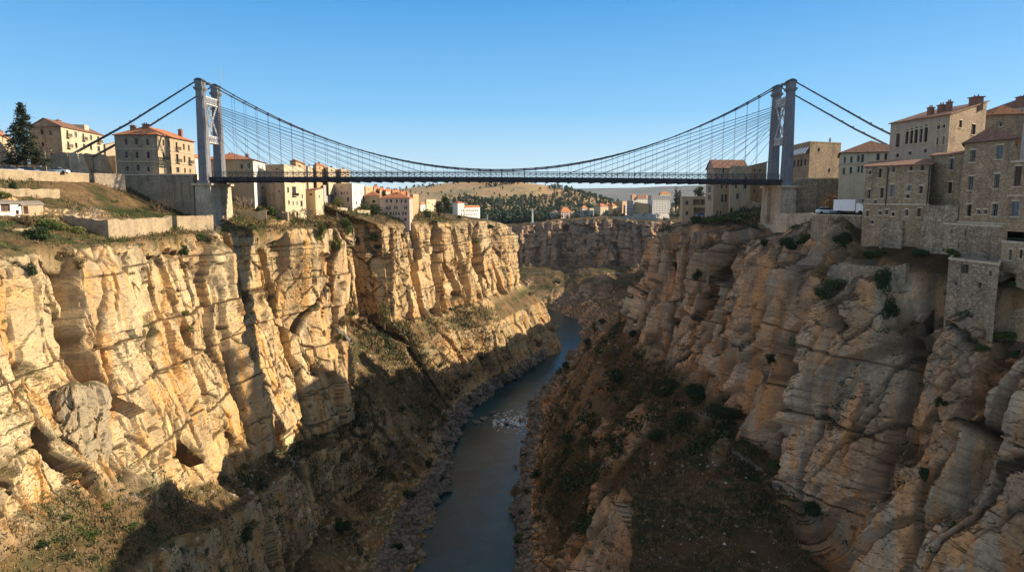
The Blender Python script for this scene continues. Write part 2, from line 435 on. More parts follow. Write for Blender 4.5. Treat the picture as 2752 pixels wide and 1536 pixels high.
    me.polygons.add(len(q)); me.polygons.foreach_set('loop_start', (np.arange(len(q)) * 4).astype(np.int32))
    me.polygons.foreach_set('loop_total', np.full(len(q), 4, np.int32))
    me.update()
    cap = np.clip(top * cl * 1.2, 0, 1)
    for nm, arr in (('dirt', dirt_shade * cl), ('soil', np.clip(soil * np.where(V < c0 - .2, 1, .96), 0, 1)), ('cap', cap)):
        at = me.attributes.new(nm, 'FLOAT', 'POINT'); at.data.foreach_set('value', arr.reshape(-1).astype(np.float32))
    me.materials.append(mat)
    me.validate(); me.shade_flat()
    o = bpy.data.objects.new(name, me); COL.objects.link(o); tag(o, kind='structure')
    # coarse copy for ray queries
    k1, k2 = 3, 2
    H = G2[::k1, ::k2]; a_, b_ = H.shape[:2]; ii = np.arange(a_ * b_).reshape(a_, b_)
    qq = np.stack([ii[:-1, :-1], ii[1:, :-1], ii[1:, 1:], ii[:-1, 1:]], -1).reshape(-1, 4)
    bv = BVHTree.FromPolygons([tuple(v) for v in H.reshape(-1, 3).tolist()], qq.tolist())
    return o, bv, G2, V, nrm, soil

def st(Y, *xz): return [(x, Y, z) for x, z in xz]
LS = [
 st(30,  (-500,25),(-116,5),(-98,-1),(-84,-6),(-77,-9),(-76,-28),(-71,-43),(-59,-51),(-52,-75),(-30,-110),(-18,-115)),
 st(100, (-500,25),(-114,5),(-98,-2),(-82,-6),(-75,-9),(-74,-28),(-69,-44),(-56,-55),(-50,-78),(-29,-110),(-18,-115)),
 st(117, (-500,25),(-113,5),(-98,-2),(-82,-6.5),(-75.5,-9),(-74,-30),(-68,-50),(-56,-60),(-50,-82),(-29,-110),(-18,-115)),
 st(136, (-500,25),(-113,5),(-98,-2.5),(-82,-7.5),(-76,-9.5),(-75,-32),(-68,-60),(-60,-67),(-54,-88),(-29,-110),(-18,-115)),
 st(160, (-500,26),(-113,5),(-100,-2.5),(-83,-7),(-76,-9.5),(-75,-33),(-68,-66),(-62,-72),(-56,-94),(-29,-110),(-18,-115)),
 st(190, (-500,28),(-113,5),(-98,-3),(-84,-8),(-78,-10),(-76,-34),(-68,-72),(-64,-77),(-57,-97),(-28,-110),(-18,-115)),
 st(215, (-500,30),(-120,6),(-94,0),(-77,-7.5),(-69,-10.5),(-68,-36),(-62,-76),(-59,-80),(-54,-99),(-28,-110),(-18,-115)),
 st(236, (-500,30),(-120,7),(-90,-1),(-70,-8),(-61,-10.5),(-60,-40),(-57,-74),(-54,-82),(-49,-99),(-27,-110),(-17,-115)),
 st(246, (-500,30),(-125,7),(-102,-1),(-86,-8),(-75,-12),(-74,-34),(-68,-50),(-50,-72),(-38,-94),(-26,-110),(-16,-115)),
 st(270, (-500,31),(-130,7),(-106,-1),(-92,-7),(-82,-13),(-81,-34),(-75,-51),(-54,-71),(-39,-93),(-26,-110),(-16,-115)),
 st(298, (-500,32),(-132,8),(-104,-1),(-92,-6),(-80,-13),(-79,-34),(-76,-54),(-56,-70),(-40,-92),(-26,-110),(-16,-115)),
 st(305, (-500,32),(-132,8),(-102,-1),(-86,-6),(-70,-13),(-69.5,-34),(-68.5,-54),(-54,-70),(-39,-92),(-26,-110),(-16,-115)),
 st(311, (-500,32),(-132,8),(-106,-1),(-100,-7),(-93,-14),(-92,-34),(-86,-54),(-52,-70),(-38,-92),(-26,-110),(-16,-115)),
 st(334, (-500,33),(-132,8),(-106,-1),(-100,-7),(-94,-14),(-93,-35),(-86,-56),(-50,-71),(-37,-93),(-26,-110),(-16,-115)),
 st(321, (-500,34),(-130,8),(-92,-2),(-74,-9),(-61,-13.5),(-60,-36),(-58,-58),(-48,-71),(-35,-93),(-25,-110),(-15,-115)),
 st(336, (-500,34),(-130,8),(-92,-2),(-70,-9),(-59,-14),(-58,-38),(-56,-60),(-44,-72),(-32,-94),(-24,-110),(-14,-115)),
 st(352, (-500,34),(-130,8),(-85,-3),(-60,-10),(-50,-14),(-49,-38),(-46,-61),(-38,-72),(-26,-94),(-20,-110),(-10,-115)),
 st(385, (-500,36),(-130,7),(-75,-4),(-50,-11),(-38,-14.5),(-37,-38),(-33,-62),(-21,-74),(-13,-95),(-9,-110),(0,-115)),
 st(425, (-500,36),(-130,5),(-65,-6),(-38,-12),(-25,-15),(-24,-38),(-19,-62),(-6,-76),(3,-96),(7,-110),(16,-115)),
 st(460, (-500,36),(-130,2),(-55,-9),(-24,-14),(-10,-16.5),(-9,-38),(-4,-61),(9,-75),(18,-96),(22,-110),(30,-115)),
 st(487, (-500,34),(-130,-2),(-50,-12),(-16,-18),(-2,-22),(0,-40),(5,-59),(21,-74),(31,-97),(35,-110),(42,-115)),
 st(515, (-500,30),(-130,-8),(-60,-16),(-26,-22),(-14,-27),(-10,-42),(-3,-60),(12,-78),(26,-99),(34,-110),(44,-115)),
 st(600, (-500,20),(-200,-12),(-120,-20),(-90,-28),(-78,-33),(-72,-48),(-58,-66),(-20,-84),(12,-104),(28,-110),(60,-115)),
 st(700, (-500,0),(-330,-16),(-240,-24),(-210,-30),(-198,-36),(-190,-50),(-170,-70),(-120,-86),(-80,-104),(-60,-110),(-50,-115)),
]
left_o, bvL, GL, VL, NL, soilL = loft('left_cliff', LS, [14, 30, 46, 44, 150, 150, 90, 80, 80, 12], .0019 * QF, M['rockL'], (4, 6), 100, 1,
    gouges=((117, -20, 2.4, 6.5, -.03, -50, -2), (152, -18, 2.2, 2.2, .1, -45, -6), (171, -40, 1.6, 1.8, .05, -62, -22), (208, -30, 2.4, 2.6, .05, -70, -8), (352, -30, 3, 4, .05, -62, -8), (374, -30, 3, 5, .0, -62, -8), (403, -30, 3.4, 5, .03, -62, -8), (432, -30, 3, 5, .0, -62, -8), (455, -30, 3, 4, .03, -62, -8)), pill=1.3, fine=.4, bed=.5, mid=.45, vert=.9, rib=.22, vsc=1.4)

def st2(Y, *xz): return [(x, Y, z) for x, z in xz]
RS = [
 st(30,  (400,12),(96,2),(80,-8),(72,-12),(66,-16),(57,-36),(47,-53),(31,-52),(16,-58),(10,-86),(1,-110),(-8,-115)),
 st(62,  (400,12),(96,2),(78,-8),(71,-12),(65,-16),(56,-36),(46,-53),(31,-51),(16,-56),(11,-85),(1,-110),(-8,-115)),
 st(84,  (400,12),(96,3),(74,-8),(67,-12),(61,-15.5),(53.5,-35),(46,-52),(31,-50),(16,-54),(12,-84),(1,-110),(-8,-115)),
 st(94,  (400,14),(96,4),(72,-8),(64,-11.5),(58,-14),(52.5,-34),(47,-51),(33,-48),(18,-52),(13,-82),(1,-110),(-8,-115)),
 st(106, (420,14),(96,4),(70,-6),(60.5,-10.3),(53.5,-12.5),(50,-32),(47,-50),(36,-46.5),(20,-50),(15,-80),(1,-110),(-8,-115)),
 st(120, (430,15),(96,4),(68,-4),(60.5,-8),(56,-12),(52,-32),(50,-48),(39,-45.5),(21,-53),(15,-80),(1,-110),(-8,-115)),
 st(130, (440,16),(96,4),(76,-3.6),(62.5,-3.6),(58.5,-10),(54,-32),(52,-49),(41,-50),(24,-62),(14,-86),(1,-110),(-8,-115)),
 st(145, (450,16),(96,4),(76,-3.6),(66,-4.5),(60,-10),(57,-32),(54,-50),(41,-57),(25,-74),(12,-93),(1,-110),(-8,-115)),
 st(165, (460,17),(98,4),(82,-4),(69,-7),(62,-10.5),(60,-32),(57,-51),(42,-62),(25,-83),(11,-99),(1,-110),(-8,-115)),
 st(190, (470,18),(104,4),(86,-4),(75,-10),(67,-12),(64,-32),(60,-50),(43,-64),(24,-86),(10,-101),(0,-110),(-9,-115)),
 st(215, (480,20),(110,5),(84,-4),(70,-9),(61,-11.5),(58,-34),(54,-52),(40,-66),(23,-86),(10,-101),(1,-110),(-8,-115)),
 st(238, (490,22),(120,6),(78,-5),(61,-9.5),(50,-12),(49,-33),(46.5,-52),(36,-64),(22,-84),(11,-100),(2,-110),(-7,-115)),
 st(258, (500,22),(130,5),(86,-6),(68,-9.5),(56,-13),(53,-30),(46,-45),(33,-61),(22,-82),(13,-101),(4,-110),(-5,-115)),
 st(300, (520,16),(150,0),(100,-8),(82,-10),(70,-14),(67,-31),(57,-48),(43,-64),(30,-83),(18,-101),(7,-110),(-3,-115)),
 st(370, (560,10),(190,-20),(130,-21),(108,-24),(96,-28),(92,-42),(82,-54),(64,-70),(45,-87),(27,-104),(15,-110),(5,-115)),  # hidden rim kept low here so sun reaches the left talus
 st(485, (620,10),(260,-14),(180,-22),(155,-25),(140,-30),(134,-46),(120,-62),(100,-76),(80,-91),(60,-105),(48,-110),(38,-115)),
 st(590, (700,10),(330,8),(240,4),(212,-6),(195,-18),(188,-46),(172,-66),(142,-82),(112,-96),(78,-106),(62,-110),(50,-115)),  # unseen plateau raised from here on to shade the far talus
 st(660, (750,10),(360,8),(290,6),(250,-2),(228,-14),(220,-44),(206,-66),(175,-84),(140,-98),(66,-106),(42,-110),(28,-115)),
 st(770, (800,8),(420,8),(330,4),(262,-4),(240,-16),(234,-50),(220,-72),(200,-88),(170,-98),(60,-107),(10,-110),(-10,-115)),
]
right_o, bvR, GR, VR, NR, soilR = loft('right_cliff', RS, [14, 26, 34, 44, 160, 160, 80, 70, 80, 60, 12], .0019 * QF, M['rockR'], (4, 6), 300, -1,
    gouges=((99, -30, 2.4, 4.8, -.06, -60, -9), (114, -30, 2.2, 4.5, .06, -52, -8), (127, -30, 2.2, 4.0, -.05, -52, -6), (146, -30, 2, 3.5, .06, -54, -6), (172, -30, 2.4, 4.5, -.05, -54, -6), (202, -28, 2.4, 4.2, .04, -54, -8), (88, -30, 1.5, 3, .05, -56, -10), (78, -30, 1.6, 4, .03, -56, -10), (226, -28, 2, 3.4, 0, -54, -8)), amp=1.15, bed=.22, pill=2.6, fine=.95, ledge=1, mid=1.3, vert=2.1, rib=.05, vsc=2.4)

def fst(X, rimz, Y0, basez=-76):
    return [(X * 1.6, 1500, -30), (X * 1.1, Y0 + 120, rimz + 3), (X, Y0 + 25, rimz + 1), (X, Y0, rimz), (X, Y0 - 5, (rimz + basez) / 2), (X, Y0 - 12, basez), (X * .98, Y0 - 45, -84), (X * .9, Y0 - 100, -102), (X * .8 + 5, Y0 - 135, -110), (X * .8 + 5, Y0 - 150, -115)]
FS = [fst(-420, -30, 760), fst(-260, -31, 790), fst(-120, -34, 815), fst(-40, -35, 815), fst(10, -34, 800), fst(50, -29, 808), fst(62, -28, 822), fst(78, -27, 806), fst(105, -26, 800), fst(122, -26, 816), fst(136, -27, 796), fst(160, -28, 792), fst(185, -29, 812), fst(230, -30, 800), fst(300, -30, 760), fst(460, -30, 700)]
FS = [[tuple(p) for p in s_] for s_ in FS]
far_o, bvF, GF, VF, NF, soilF = loft('far_cliff', FS, [6, 12, 12, 70, 70, 40, 50, 30, 6], .0026 * QF, M['rockF'], (3, 5), 500, 1, amp=1.6, pill=2.4, bed=.6, vert=1.6)

TERR = (bvL, bvR, bvF)
def cast(px, py):
    d = ray(px, py).normalized(); best = None
    for b in TERR:
        h = b.ray_cast(Vector((0, 0, 0)), d, 1500)
        if h[0] is not None and (best is None or h[3] < best[3]): best = h
    return best
def ground(x, y, z0=60):
    best = None
    for b in TERR:
        h = b.ray_cast(Vector((x, y, z0)), Vector((0, 0, -1)), 400)
        if h[0] is not None and (best is None or h[0].z > best): best = h[0].z
    return best if best is not None else -30

# ------------------------------------------------------------------ hills beyond
def hill_z(x, y):
    z = -33 + 0 * x
    def g(cx, cy, sx, sy, h): return h * np.exp(-((x - cx) / sx) ** 2 - ((y - cy) / sy) ** 2)
    z = z + g(-90, 2100, 260, 420, 66) + g(-520, 2300, 420, 500, 44) + g(120, 2000, 160, 350, 26)
    z = z + g(-95, 1330, 70, 110, 26) + g(-20, 1500, 120, 140, 10) + g(120, 1750, 190, 160, 16)
    z = z + g(1500, 5600, 1500, 900, 74) + g(700, 6500, 900, 700, 50) + g(300, 5200, 500, 800, 26) + g(2600, 5400, 1600, 900, 76) + g(-2500, 5000, 2500, 1500, 60)
    z = z + 6 * fbm(x / 260, y / 260, 900, 4) * sstep(1000, 1900, y) + 12 * fbm(x / 900, y / 900, 901, 3) * sstep(3000, 5000, y)
    # the ground behind the two rims rises with the town
    return z
ys = 835 * (9500 / 835) ** (np.linspace(0, 1, 330)); us_ = np.linspace(-1.3, 1.3, 420)
HX = us_[:, None] * ys[None, :]; HY = np.repeat(ys[None, :], 420, 0)
HZ = hill_z(HX, HY) - 30 * (1 - sstep(835, 900, HY))
idx = np.arange(HX.size).reshape(HX.shape)
hq = np.stack([idx[:-1, :-1], idx[1:, :-1], idx[1:, 1:], idx[:-1, 1:]], -1).reshape(-1, 4)
HV = np.stack([HX, HY, HZ], -1).reshape(-1, 3); farq = HY.reshape(-1)[hq[:, 0]] > 3300
hm2 = bpy.data.meshes.new('distant_hills'); hm2.from_pydata(HV.tolist(), [], hq[farq].tolist())
hm2.materials.append(plain('distant_scrub', (.125, .125, .12), .95, .35, .004)); tag(bpy.data.objects.new('distant_hills', hm2), kind='structure'); COL.objects.link(bpy.data.objects['distant_hills'])  # scrub colour greyed to paint distance haze into the far hills
hm = bpy.data.meshes.new('hills'); hm.from_pydata(HV.tolist(), [], hq[~farq].tolist())
n = N('hill_fields')
fc = n.ramp(n.noise(.0075, 6, .62, dist=1.0), [(.36, (.36, .20, .09)), (.46, (.42, .27, .13)), (.56, (.34, .25, .12)), (.64, (.24, .19, .09)), (.75, (.13, .12, .06))])
fc = n.mix(.7, fc, n.ramp(n.noise(.05, 8, .7), [(.3, .6), (.7, 1.3)]), 'MULTIPLY')
n.color(fc); M['hill'] = n.m
hm.materials.append(n.m); ho = bpy.data.objects.new('hills', hm); COL.objects.link(ho); tag(ho, kind='structure')
hm.polygons.foreach_set('use_smooth', [True] * len(hm.polygons))

# ------------------------------------------------------------------ river
n = N('river_water'); 
n.color(n.mix(n.ramp(n.noise(.05, 4), [(.4, 0), (.6, 1)]), (.004, .03, .038), (.008, .052, .062)))
n.b.inputs['Roughness'].default_value = .07; n.b.inputs['Specular IOR Level'].default_value = .5; n.b.inputs['IOR'].default_value = 1.33
n.bump(n.math('ADD', n.noise(.9, 8, .7, stretch=(1.2, .5, 1)), n.math('MULTIPLY', n.noise(.18, 3), 1.5)), .5, .35)
M['water'] = n.m
nx, ny = 60, 200; xs = np.linspace(-70, 170, nx); yy_ = np.linspace(30, 760, ny)
wv = [(x, y, -109.6) for x in xs for y in yy_]; wf = [(i * ny + j, (i + 1) * ny + j, (i + 1) * ny + j + 1, i * ny + j + 1) for i in range(nx - 1) for j in range(ny - 1)]
wm = bpy.data.meshes.new('river'); wm.from_pydata(wv, [], wf); wm.materials.append(M['water'])
wo = bpy.data.objects.new('river', wm); COL.objects.link(wo); tag(wo, kind='structure')
# foam on the rapids
n = N('white_foam'); n.color((.75, .8, .83)); n.bump(n.noise(3, 5), .6, .1); M['foam'] = n.m
fo = MB()
for k in range(230):
    t = rnd.random(); y0 = 322 + 10 * rnd.gauss(0, .5) + (8 * abs(rnd.gauss(0, .7)))
    x0 = -9 + 19 * t
    a = rnd.random() * 6.28; a *= .12; a += .25; l = .3 + 1.5 * rnd.random() ** 2; w = .06 + .16 * rnd.random()
    c = Vector((x0, y0, -109.56 + rnd.random() * .25)); dx = Vector((math.cos(a) * l, math.sin(a) * l, 0)); dy = Vector((-math.sin(a) * w, math.cos(a) * w, .12))
    fo.poly([c - dx, c - dy, c + dx * .8, c + dy])
tag(fo.build('rapids_foam', M['foam']), kind='stuff', label='white foam breaking over the boulders of the rapids', cat='foam')
# ------------------------------------------------------------------ bridge
XL, XR, YN, YF = -86.3, 77.2, 194.5, 204.5          # tower axes and the two cable planes
def deckz(x): t = (x - XL) / (XR - XL); return 5.4 - .75 * t + .35 * math.sin(math.pi * t)
bridge = empty('suspension_bridge', (0, 199, 5), 'long dark suspension bridge with two grey stone towers spanning the gorge', 'bridge')
def tower(cx, zb, ztop, side):
    tw = MB().box((cx, YN + 5, ztop - .3), (1.6, .8, .6)).build('tower', M['tower'], bridge)
    for y in (YN, YF):
        m = MB()
        m.prism((cx, y), (1.18, 1.7), (.84, 1.25), zb, ztop - 3.0)
        m.prism((cx, y), (1.6, 2.1), (1.5, 2.0), zb + .003, zb + .9)
        m.prism((cx, y), (.95, 1.38), (1.3, 1.7), ztop - 3.0, ztop - 2.4)
        m.prism((cx, y), (1.3, 1.7), (1.3, 1.7), ztop - 2.398, ztop - 2.1)
        m.prism((cx, y), (.95, 1.3), (.95, 1.3), ztop - 2.098, ztop - .4)
        # recessed edges read as corner ribs
        for sx in (-1, 1):
            m.prism((cx + sx * 1.32, y - 1.72), (.22, .22), (.16, .16), zb + 1.1, ztop - 4) if False else None
        lg = m.build('leg', M['tower'], tw)
        cp = MB(); pts = []
        for k in range(9):
            a = math.pi * k / 8; pts.append((math.cos(a) * 1.25, math.sin(a) * .8))
        for j, yy in enumerate((y - 1.1, y + 1.1)):
            pass
        for k in range(8):
            (x0, h0), (x1, h1) = pts[k], pts[k + 1]
            cp.poly([(cx + x0, y - 1.2, ztop - .45 + h0), (cx + x1, y - 1.2, ztop - .45 + h1), (cx + x1, y + 1.2, ztop - .45 + h1), (cx + x0, y + 1.2, ztop - .45 + h0)])
        cp.poly([(cx + a_, y - 1.2, ztop - .45 + b_) for a_, b_ in pts]); cp.poly([(cx + a_, y + 1.2, ztop - .45 + b_) for a_, b_ in reversed(pts)])
        cp.build('saddle', M['steel'], tw)
    H = ztop - zb
    def truss(z0, z1, mat=M['steelw']):
        m = MB()
        for xx in (cx - .75, cx + .75):
            for z in (z0, z1): m.box((xx, YN + 5, z), (.22, 7.4, .35))
            nn = 6
            for k in range(nn):
                ya = YN + 1.4 + 7.2 * k / nn; yb = YN + 1.4 + 7.2 * (k + 1) / nn
                m.bar((xx, ya, z0 if k % 2 else z1), (xx, yb, z1 if k % 2 else z0), .16)
                m.bar((xx, ya, z1 if k % 2 else z0), (xx, yb, z0 if k % 2 else z1), .16)
                m.bar((xx, ya, z0), (xx, ya, z1), .14)
        for z in (z0, z1):
            for k in range(7): m.bar((cx - .75, YN + 1.6 + 6.8 * k / 6, z), (cx + .75, YN + 1.6 + 6.8 * k / 6, z), .14)
        return m.build('cross_truss', mat, tw)
    truss(ztop - 6.2, ztop - 4.3); truss(zb + H * .405, zb + H * .405 + 1.8)
    m = MB(); za, zc = zb + H * .405 + 1.8, ztop - 6.2
    for xx in (cx - .7, cx + .7):
        for (y0, y1) in ((YN + 1.6, YF - 1.8), (YF - 1.8, YN + 1.6)):
            for o_ in (-.28, .28):
                m.bar((xx, y0 + o_, za), (xx, y1 + o_, zc), .16, .16)
            for k in range(14):
                t0, t1 = k / 14, (k + 1) / 14
                a_ = Vector((xx, y0 + (y1 - y0) * t0 - .28, za + (zc - za) * t0)); b_ = Vector((xx, y0 + (y1 - y0) * t1 + .28, za + (zc - za) * t1)); m.bar(a_, b_, .1)
    m.build('cross_brace', M['steelw'], tw)
    return tw
ZTL, ZTR = 32.2, 32.0
def pier(cx, ztop, zb, inner, front):
    m = MB(); yc = (YN + YF) / 2; hy = (YF - YN) / 2
    m.prism((cx, yc), (2.75, hy + 2.9), (2.75, hy + 2.9), ztop - .6, ztop)
    m.prism((cx, yc), (1.35, hy), (1.35, hy), ztop - 11, ztop - .602)
    for y in (YN, YF):
        m.prism((cx, y), (2.3, 2.35), (2.1, 2.2), ztop - 11, ztop - .602)
    m.prism((cx + inner * .2, yc), (2.95, hy + 3.1), (2.5, hy + 2.7), zb, ztop - 11.002)
    o = m.build('pier', M['ashlar'], bridge)
    return o
pier(XL, 3.9, -26, 1, 0); pier(XR, 3.3, -26, -1, 0)
tower(XL, 3.9, ZTL, 1); tower(XR, 3.3, ZTR, -1)
ant = MB(); ant.tube([(XL + 1.6, YF, ZTL + .3), (XL + 1.6, YF, ZTL + 5)], .09, 5); ant.build('antenna', M['steelw'], bridge)

xmid = -4.0; zlow = 7.7
def cabz(x):
    if x < xmid: return zlow + (ZTL + .35 - zlow) * ((x - xmid) / (XL - xmid)) ** 2
    return zlow + (ZTR + .35 - zlow) * ((x - xmid) / (XR - xmid)) ** 2
NP = 49; x_a, x_b = XL + 2.0, XR - 2.0
px_ = [x_a + (x_b - x_a) * k / NP for k in range(NP + 1)]
for Y in (YN, YF):
    mc = MB()
    for dy in (-.32, .32):
        mc.tube([(XL + (XR - XL) * k / 72, Y + dy, cabz(XL + (XR - XL) * k / 72)) for k in range(73)], .17, 6)
    mc = mc.build('main_cable', M['cable'], bridge, True)
    for x in px_[1:-1]:
        sl_ = (cabz(x + .1) - cabz(x - .1)) / .2
        MB().box((x, Y, cabz(x)), (.4, .95, .42), (1, 0, sl_), None, (-sl_, 0, 1)).build('clamp', M['steel'], mc)
    for k, x in enumerate(px_[1:-1]):
        h = MB(); top = cabz(x) - .2; bot = deckz(x) + 1.3
        h.tube([(x, Y, bot), (x, Y, top)], .042, 5)
        h.build('hanger', M['hang'], bridge)
    # stays
    for side, xt, zt in ((1, XL, ZTL), (-1, XR, ZTR)):
        for k in range(11):
            xe = xt + side * (13 + 5.0 * k); ze = deckz(xe) + .9
            zs = zt - 6.0 + (k - 10) * .55
            MB().tube([(xt + side * 1.2, Y, zs), (xe, Y, ze)], .058, 5).build('stay_cable', M['cable'], bridge)
# back stays down to the anchorages
for side, xt, zt, xa, za in ((-1, XL, ZTL, -123.5, 11.8), (1, XR, ZTR, 119.5, 11.0)):
    for Y in (YN, YF):
        m = MB()
        for k in range(4):
            for j in range(2):
                oy = (k - 1.5) * .24; oz = (j - .5) * .22
                m.tube([(xt, Y + oy * .7, zt + .3 + oz * .5), (xt + (xa - xt) * .55, Y + oy, zt + (za - zt) * .56 + oz - .35), (xa, Y + oy * 1.6, za + oz * 1.5)], .06, 5)
        bs = m.build('backstay_cable', M['cable'], bridge, True)
        for k in range(1, 13):
            t = k / 13; p = Vector((xt + (xa - xt) * t, Y, zt + .3 + (za - zt - .3) * t - .35 * math.sin(math.pi * t)))
            MB().box(p, (.14, .85, .32)).build('cable_band', M['steel'], bs)
# deck
d = MB(); nseg = 40
for k in range(nseg):
    xa = x_a - 1.2 + (x_b - x_a + 2.4) * k / nseg; xb = x_a - 1.2 + (x_b - x_a + 2.4) * (k + 1) / nseg
    za, zb = deckz(xa), deckz(xb)
    for (ya, yb, ta, tb) in ((YN + .5, YF - .5, 0, -.28),):
        d.poly([(xa, ya, za), (xb, ya, zb), (xb, yb, zb), (xa, yb, za)]); d.poly([(xa, ya, za + tb), (xa, yb, za + tb), (xb, yb, zb + tb), (xb, ya, zb + tb)])
        d.poly([(xa, ya, za), (xa, ya, za + tb), (xb, ya, zb + tb), (xb, ya, zb)]); d.poly([(xa, yb, za), (xb, yb, zb), (xb, yb, zb + tb), (xa, yb, za + tb)])
d.build('deck', M['deckm'], bridge)
for Y, s_ in ((YN, -1), (YF, 1)):
    g = MB()
    for k in range(nseg):
        xa = x_a - 1.2 + (x_b - x_a + 2.4) * k / nseg; xb = x_a - 1.2 + (x_b - x_a + 2.4) * (k + 1) / nseg
        g.bar((xa, Y, deckz(xa) - .35), (xb, Y, deckz(xb) - .35), .3, 1.05)
        g.bar((xa, Y, deckz(xa) - .9), (xb, Y, deckz(xb) - .9), .7, .12)
        g.bar((xa, Y, deckz(xa) + .22), (xb, Y, deckz(xb) + .22), .5, .1)
    g.build('girder', M['deckm'], bridge)
    rl = MB(); npz = NP * 2
    for k in range(npz + 1):
        x = x_a + (x_b - x_a) * k / npz; z = deckz(x)
        rl.bar((x, Y, z + .2), (x, Y, z + 1.75), .14 if k % 2 == 0 else .08)
        if k < npz:
            x2 = x_a + (x_b - x_a) * (k + 1) / npz; z2 = deckz(x2)
            rl.bar((x, Y, z + .3), (x2, Y, z2 + 1.25), .065); rl.bar((x, Y, z + 1.25), (x2, Y, z2 + .3), .065)
            rl.bar((x, Y, z + 1.75), (x2, Y, z2 + 1.75), .22, .16); rl.bar((x, Y, z + 1.28), (x2, Y, z2 + 1.28), .09)
    rl.build('railing', M['steel'], bridge)
for k, x in enumerate(px_):
    z = deckz(x)
    m = MB().box((x, YN + 5, z - .75), (.28, 11.6, .8)).box((x, YN + 5, z - 1.17), (.5, 11.6, .09))
    for s_, Y in ((-1, YN), (1, YF)): m.box((x, Y + s_ * .45, z - .4), (.22, .5, .5))
    m.build('floor_beam', M['deckm'], bridge)

# anchorages on the left bank
def anchorage(name, x, y, zt, zb, label, side=-1):
    e = empty(name, (x, y, zb), label, 'anchorage', 'cable anchorages behind the left tower')
    m = MB()
    # sloping pale buttress in front, rubble wall behind
    for yy in (y,):
        m.poly([(x + 1.2, y - 1.4, zt), (x + 4.4, y - 1.4, zb), (x + 4.4, y + 1.4, zb), (x + 1.2, y + 1.4, zt)])
        m.poly([(x - 1, y - 1.4, zt), (x - 1, y - 1.4, zb), (x + 4.4, y - 1.4, zb), (x + 1.2, y - 1.4, zt)])
        m.poly([(x - 1, y + 1.4, zt), (x + 1.2, y + 1.4, zt), (x + 4.4, y + 1.4, zb), (x - 1, y + 1.4, zb)])
        m.poly([(x - 1, y - 1.4, zt), (x + 1.2, y - 1.4, zt), (x + 1.2, y + 1.4, zt), (x - 1, y + 1.4, zt)])
    m.build('buttress', M['ashlar'], e)
    b = MB(); prof = [(x - 1.02, zb), (x - 1.02, zt - .2), (x - 3, zt + .3), (x - 5.5, zt - .8), (x - 8, zt - 2.6), (x - 10, zt - 3.4), (x - 10, zb)]
    b.poly([(a, y - 1.8, c) for a, c in reversed(prof)]); b.poly([(a, y + 1.8, c) for a, c in prof])
    for k in range(len(prof)):
        (a, c), (a2, c2) = prof[k], prof[(k + 1) % len(prof)]
        b.poly([(a, y - 1.8, c), (a, y + 1.8, c), (a2, y + 1.8, c2), (a2, y - 1.8, c2)])
    b.build('wall', M['stoneLd'], e)
anchorage('cable_anchorage', -122.5, YN, 12.3, 3, 'pale sloping anchorage block holding the front cable, nearer to the conifer')
anchorage('cable_anchorage', -122.5, YF + 1.5, 12.6, 3, 'pale sloping anchorage block holding the rear cable, nearer to the red roofed house')

# ------------------------------------------------------------------ walls
def wall_strip(name, pts, thick, mat, label, cat='wall', cope=None, group=None, rough=0):
    """pts: list of (x,y,z_bottom,z_top)"""
    e = empty(name, (pts[0][0], pts[0][1], pts[0][2]), label, cat, group)
    m = MB(); c = MB()
    P2 = []
    for k in range(len(pts) - 1):
        a, b = pts[k], pts[k + 1]; L = math.hypot(b[0] - a[0], b[1] - a[1]); nn = max(1, int(L / 1.1)) if rough else 1
        for q in range(nn):
            t = q / nn; z = a[3] + (b[3] - a[3]) * t + (rnd.uniform(-rough, rough * .4) if rough and 0 < t else 0)
            P2.append((a[0] + (b[0] - a[0]) * t, a[1] + (b[1] - a[1]) * t, a[2] + (b[2] - a[2]) * t, z))
    P2.append(pts[-1])
    off = []
    for k in range(len(P2)):
        a = P2[max(k - 1, 0)]; b = P2[min(k + 1, len(P2) - 1)]
        d = Vector((b[0] - a[0], b[1] - a[1])).normalized(); off.append(Vector((-d.y, d.x)) * thick / 2)
    for k in range(len(P2) - 1):
        a, b = P2[k], P2[k + 1]; oa, ob = off[k], off[k + 1]
        A = [(a[0] - oa.x, a[1] - oa.y), (b[0] - ob.x, b[1] - ob.y), (b[0] + ob.x, b[1] + ob.y), (a[0] + oa.x, a[1] + oa.y)]
        zb = [a[2], b[2], b[2], a[2]]; zt = [a[3], b[3], b[3], a[3]]
        for i in ((0, 1), (2, 3)):
            m.poly([(*A[i[0]], zb[i[0]]), (*A[i[1]], zb[i[1]]), (*A[i[1]], zt[i[1]]), (*A[i[0]], zt[i[0]])])
        m.poly([(*A[i], zt[i]) for i in range(4)])
        if k == 0: m.poly([(*A[3], zb[3]), (*A[0], zb[0]), (*A[0], zt[0]), (*A[3], zt[3])])
        if k == len(P2) - 2: m.poly([(*A[1], zb[1]), (*A[2], zb[2]), (*A[2], zt[2]), (*A[1], zt[1])])
        if cope: c.bar((a[0], a[1], a[3] + cope[1] / 2 + .003), (b[0], b[1], b[3] + cope[1] / 2 + .003), cope[0], cope[1])
    m.build('masonry', mat, e)
    if cope: c.build('coping', M['trim'], e)
    return e
wall_strip('retaining_wall', [(-89.0, 194, -16, 6.1), (-100, 195.5, -12, 6.2), (-112.5, 196, -8, 6.0)], 2.2, M['stoneLd'], 'tall brown approach wall joining the left tower to the road', cope=(2.6, .35))
wall_strip('retaining_wall', [(80.0, 195, -14, 5.1), (97, 194, -12, 5.0), (122, 193, -10, 4.6)], 2.2, M['stoneR2'], 'grey stone approach wall behind the truck, right of the right tower', cope=(2.5, .3))
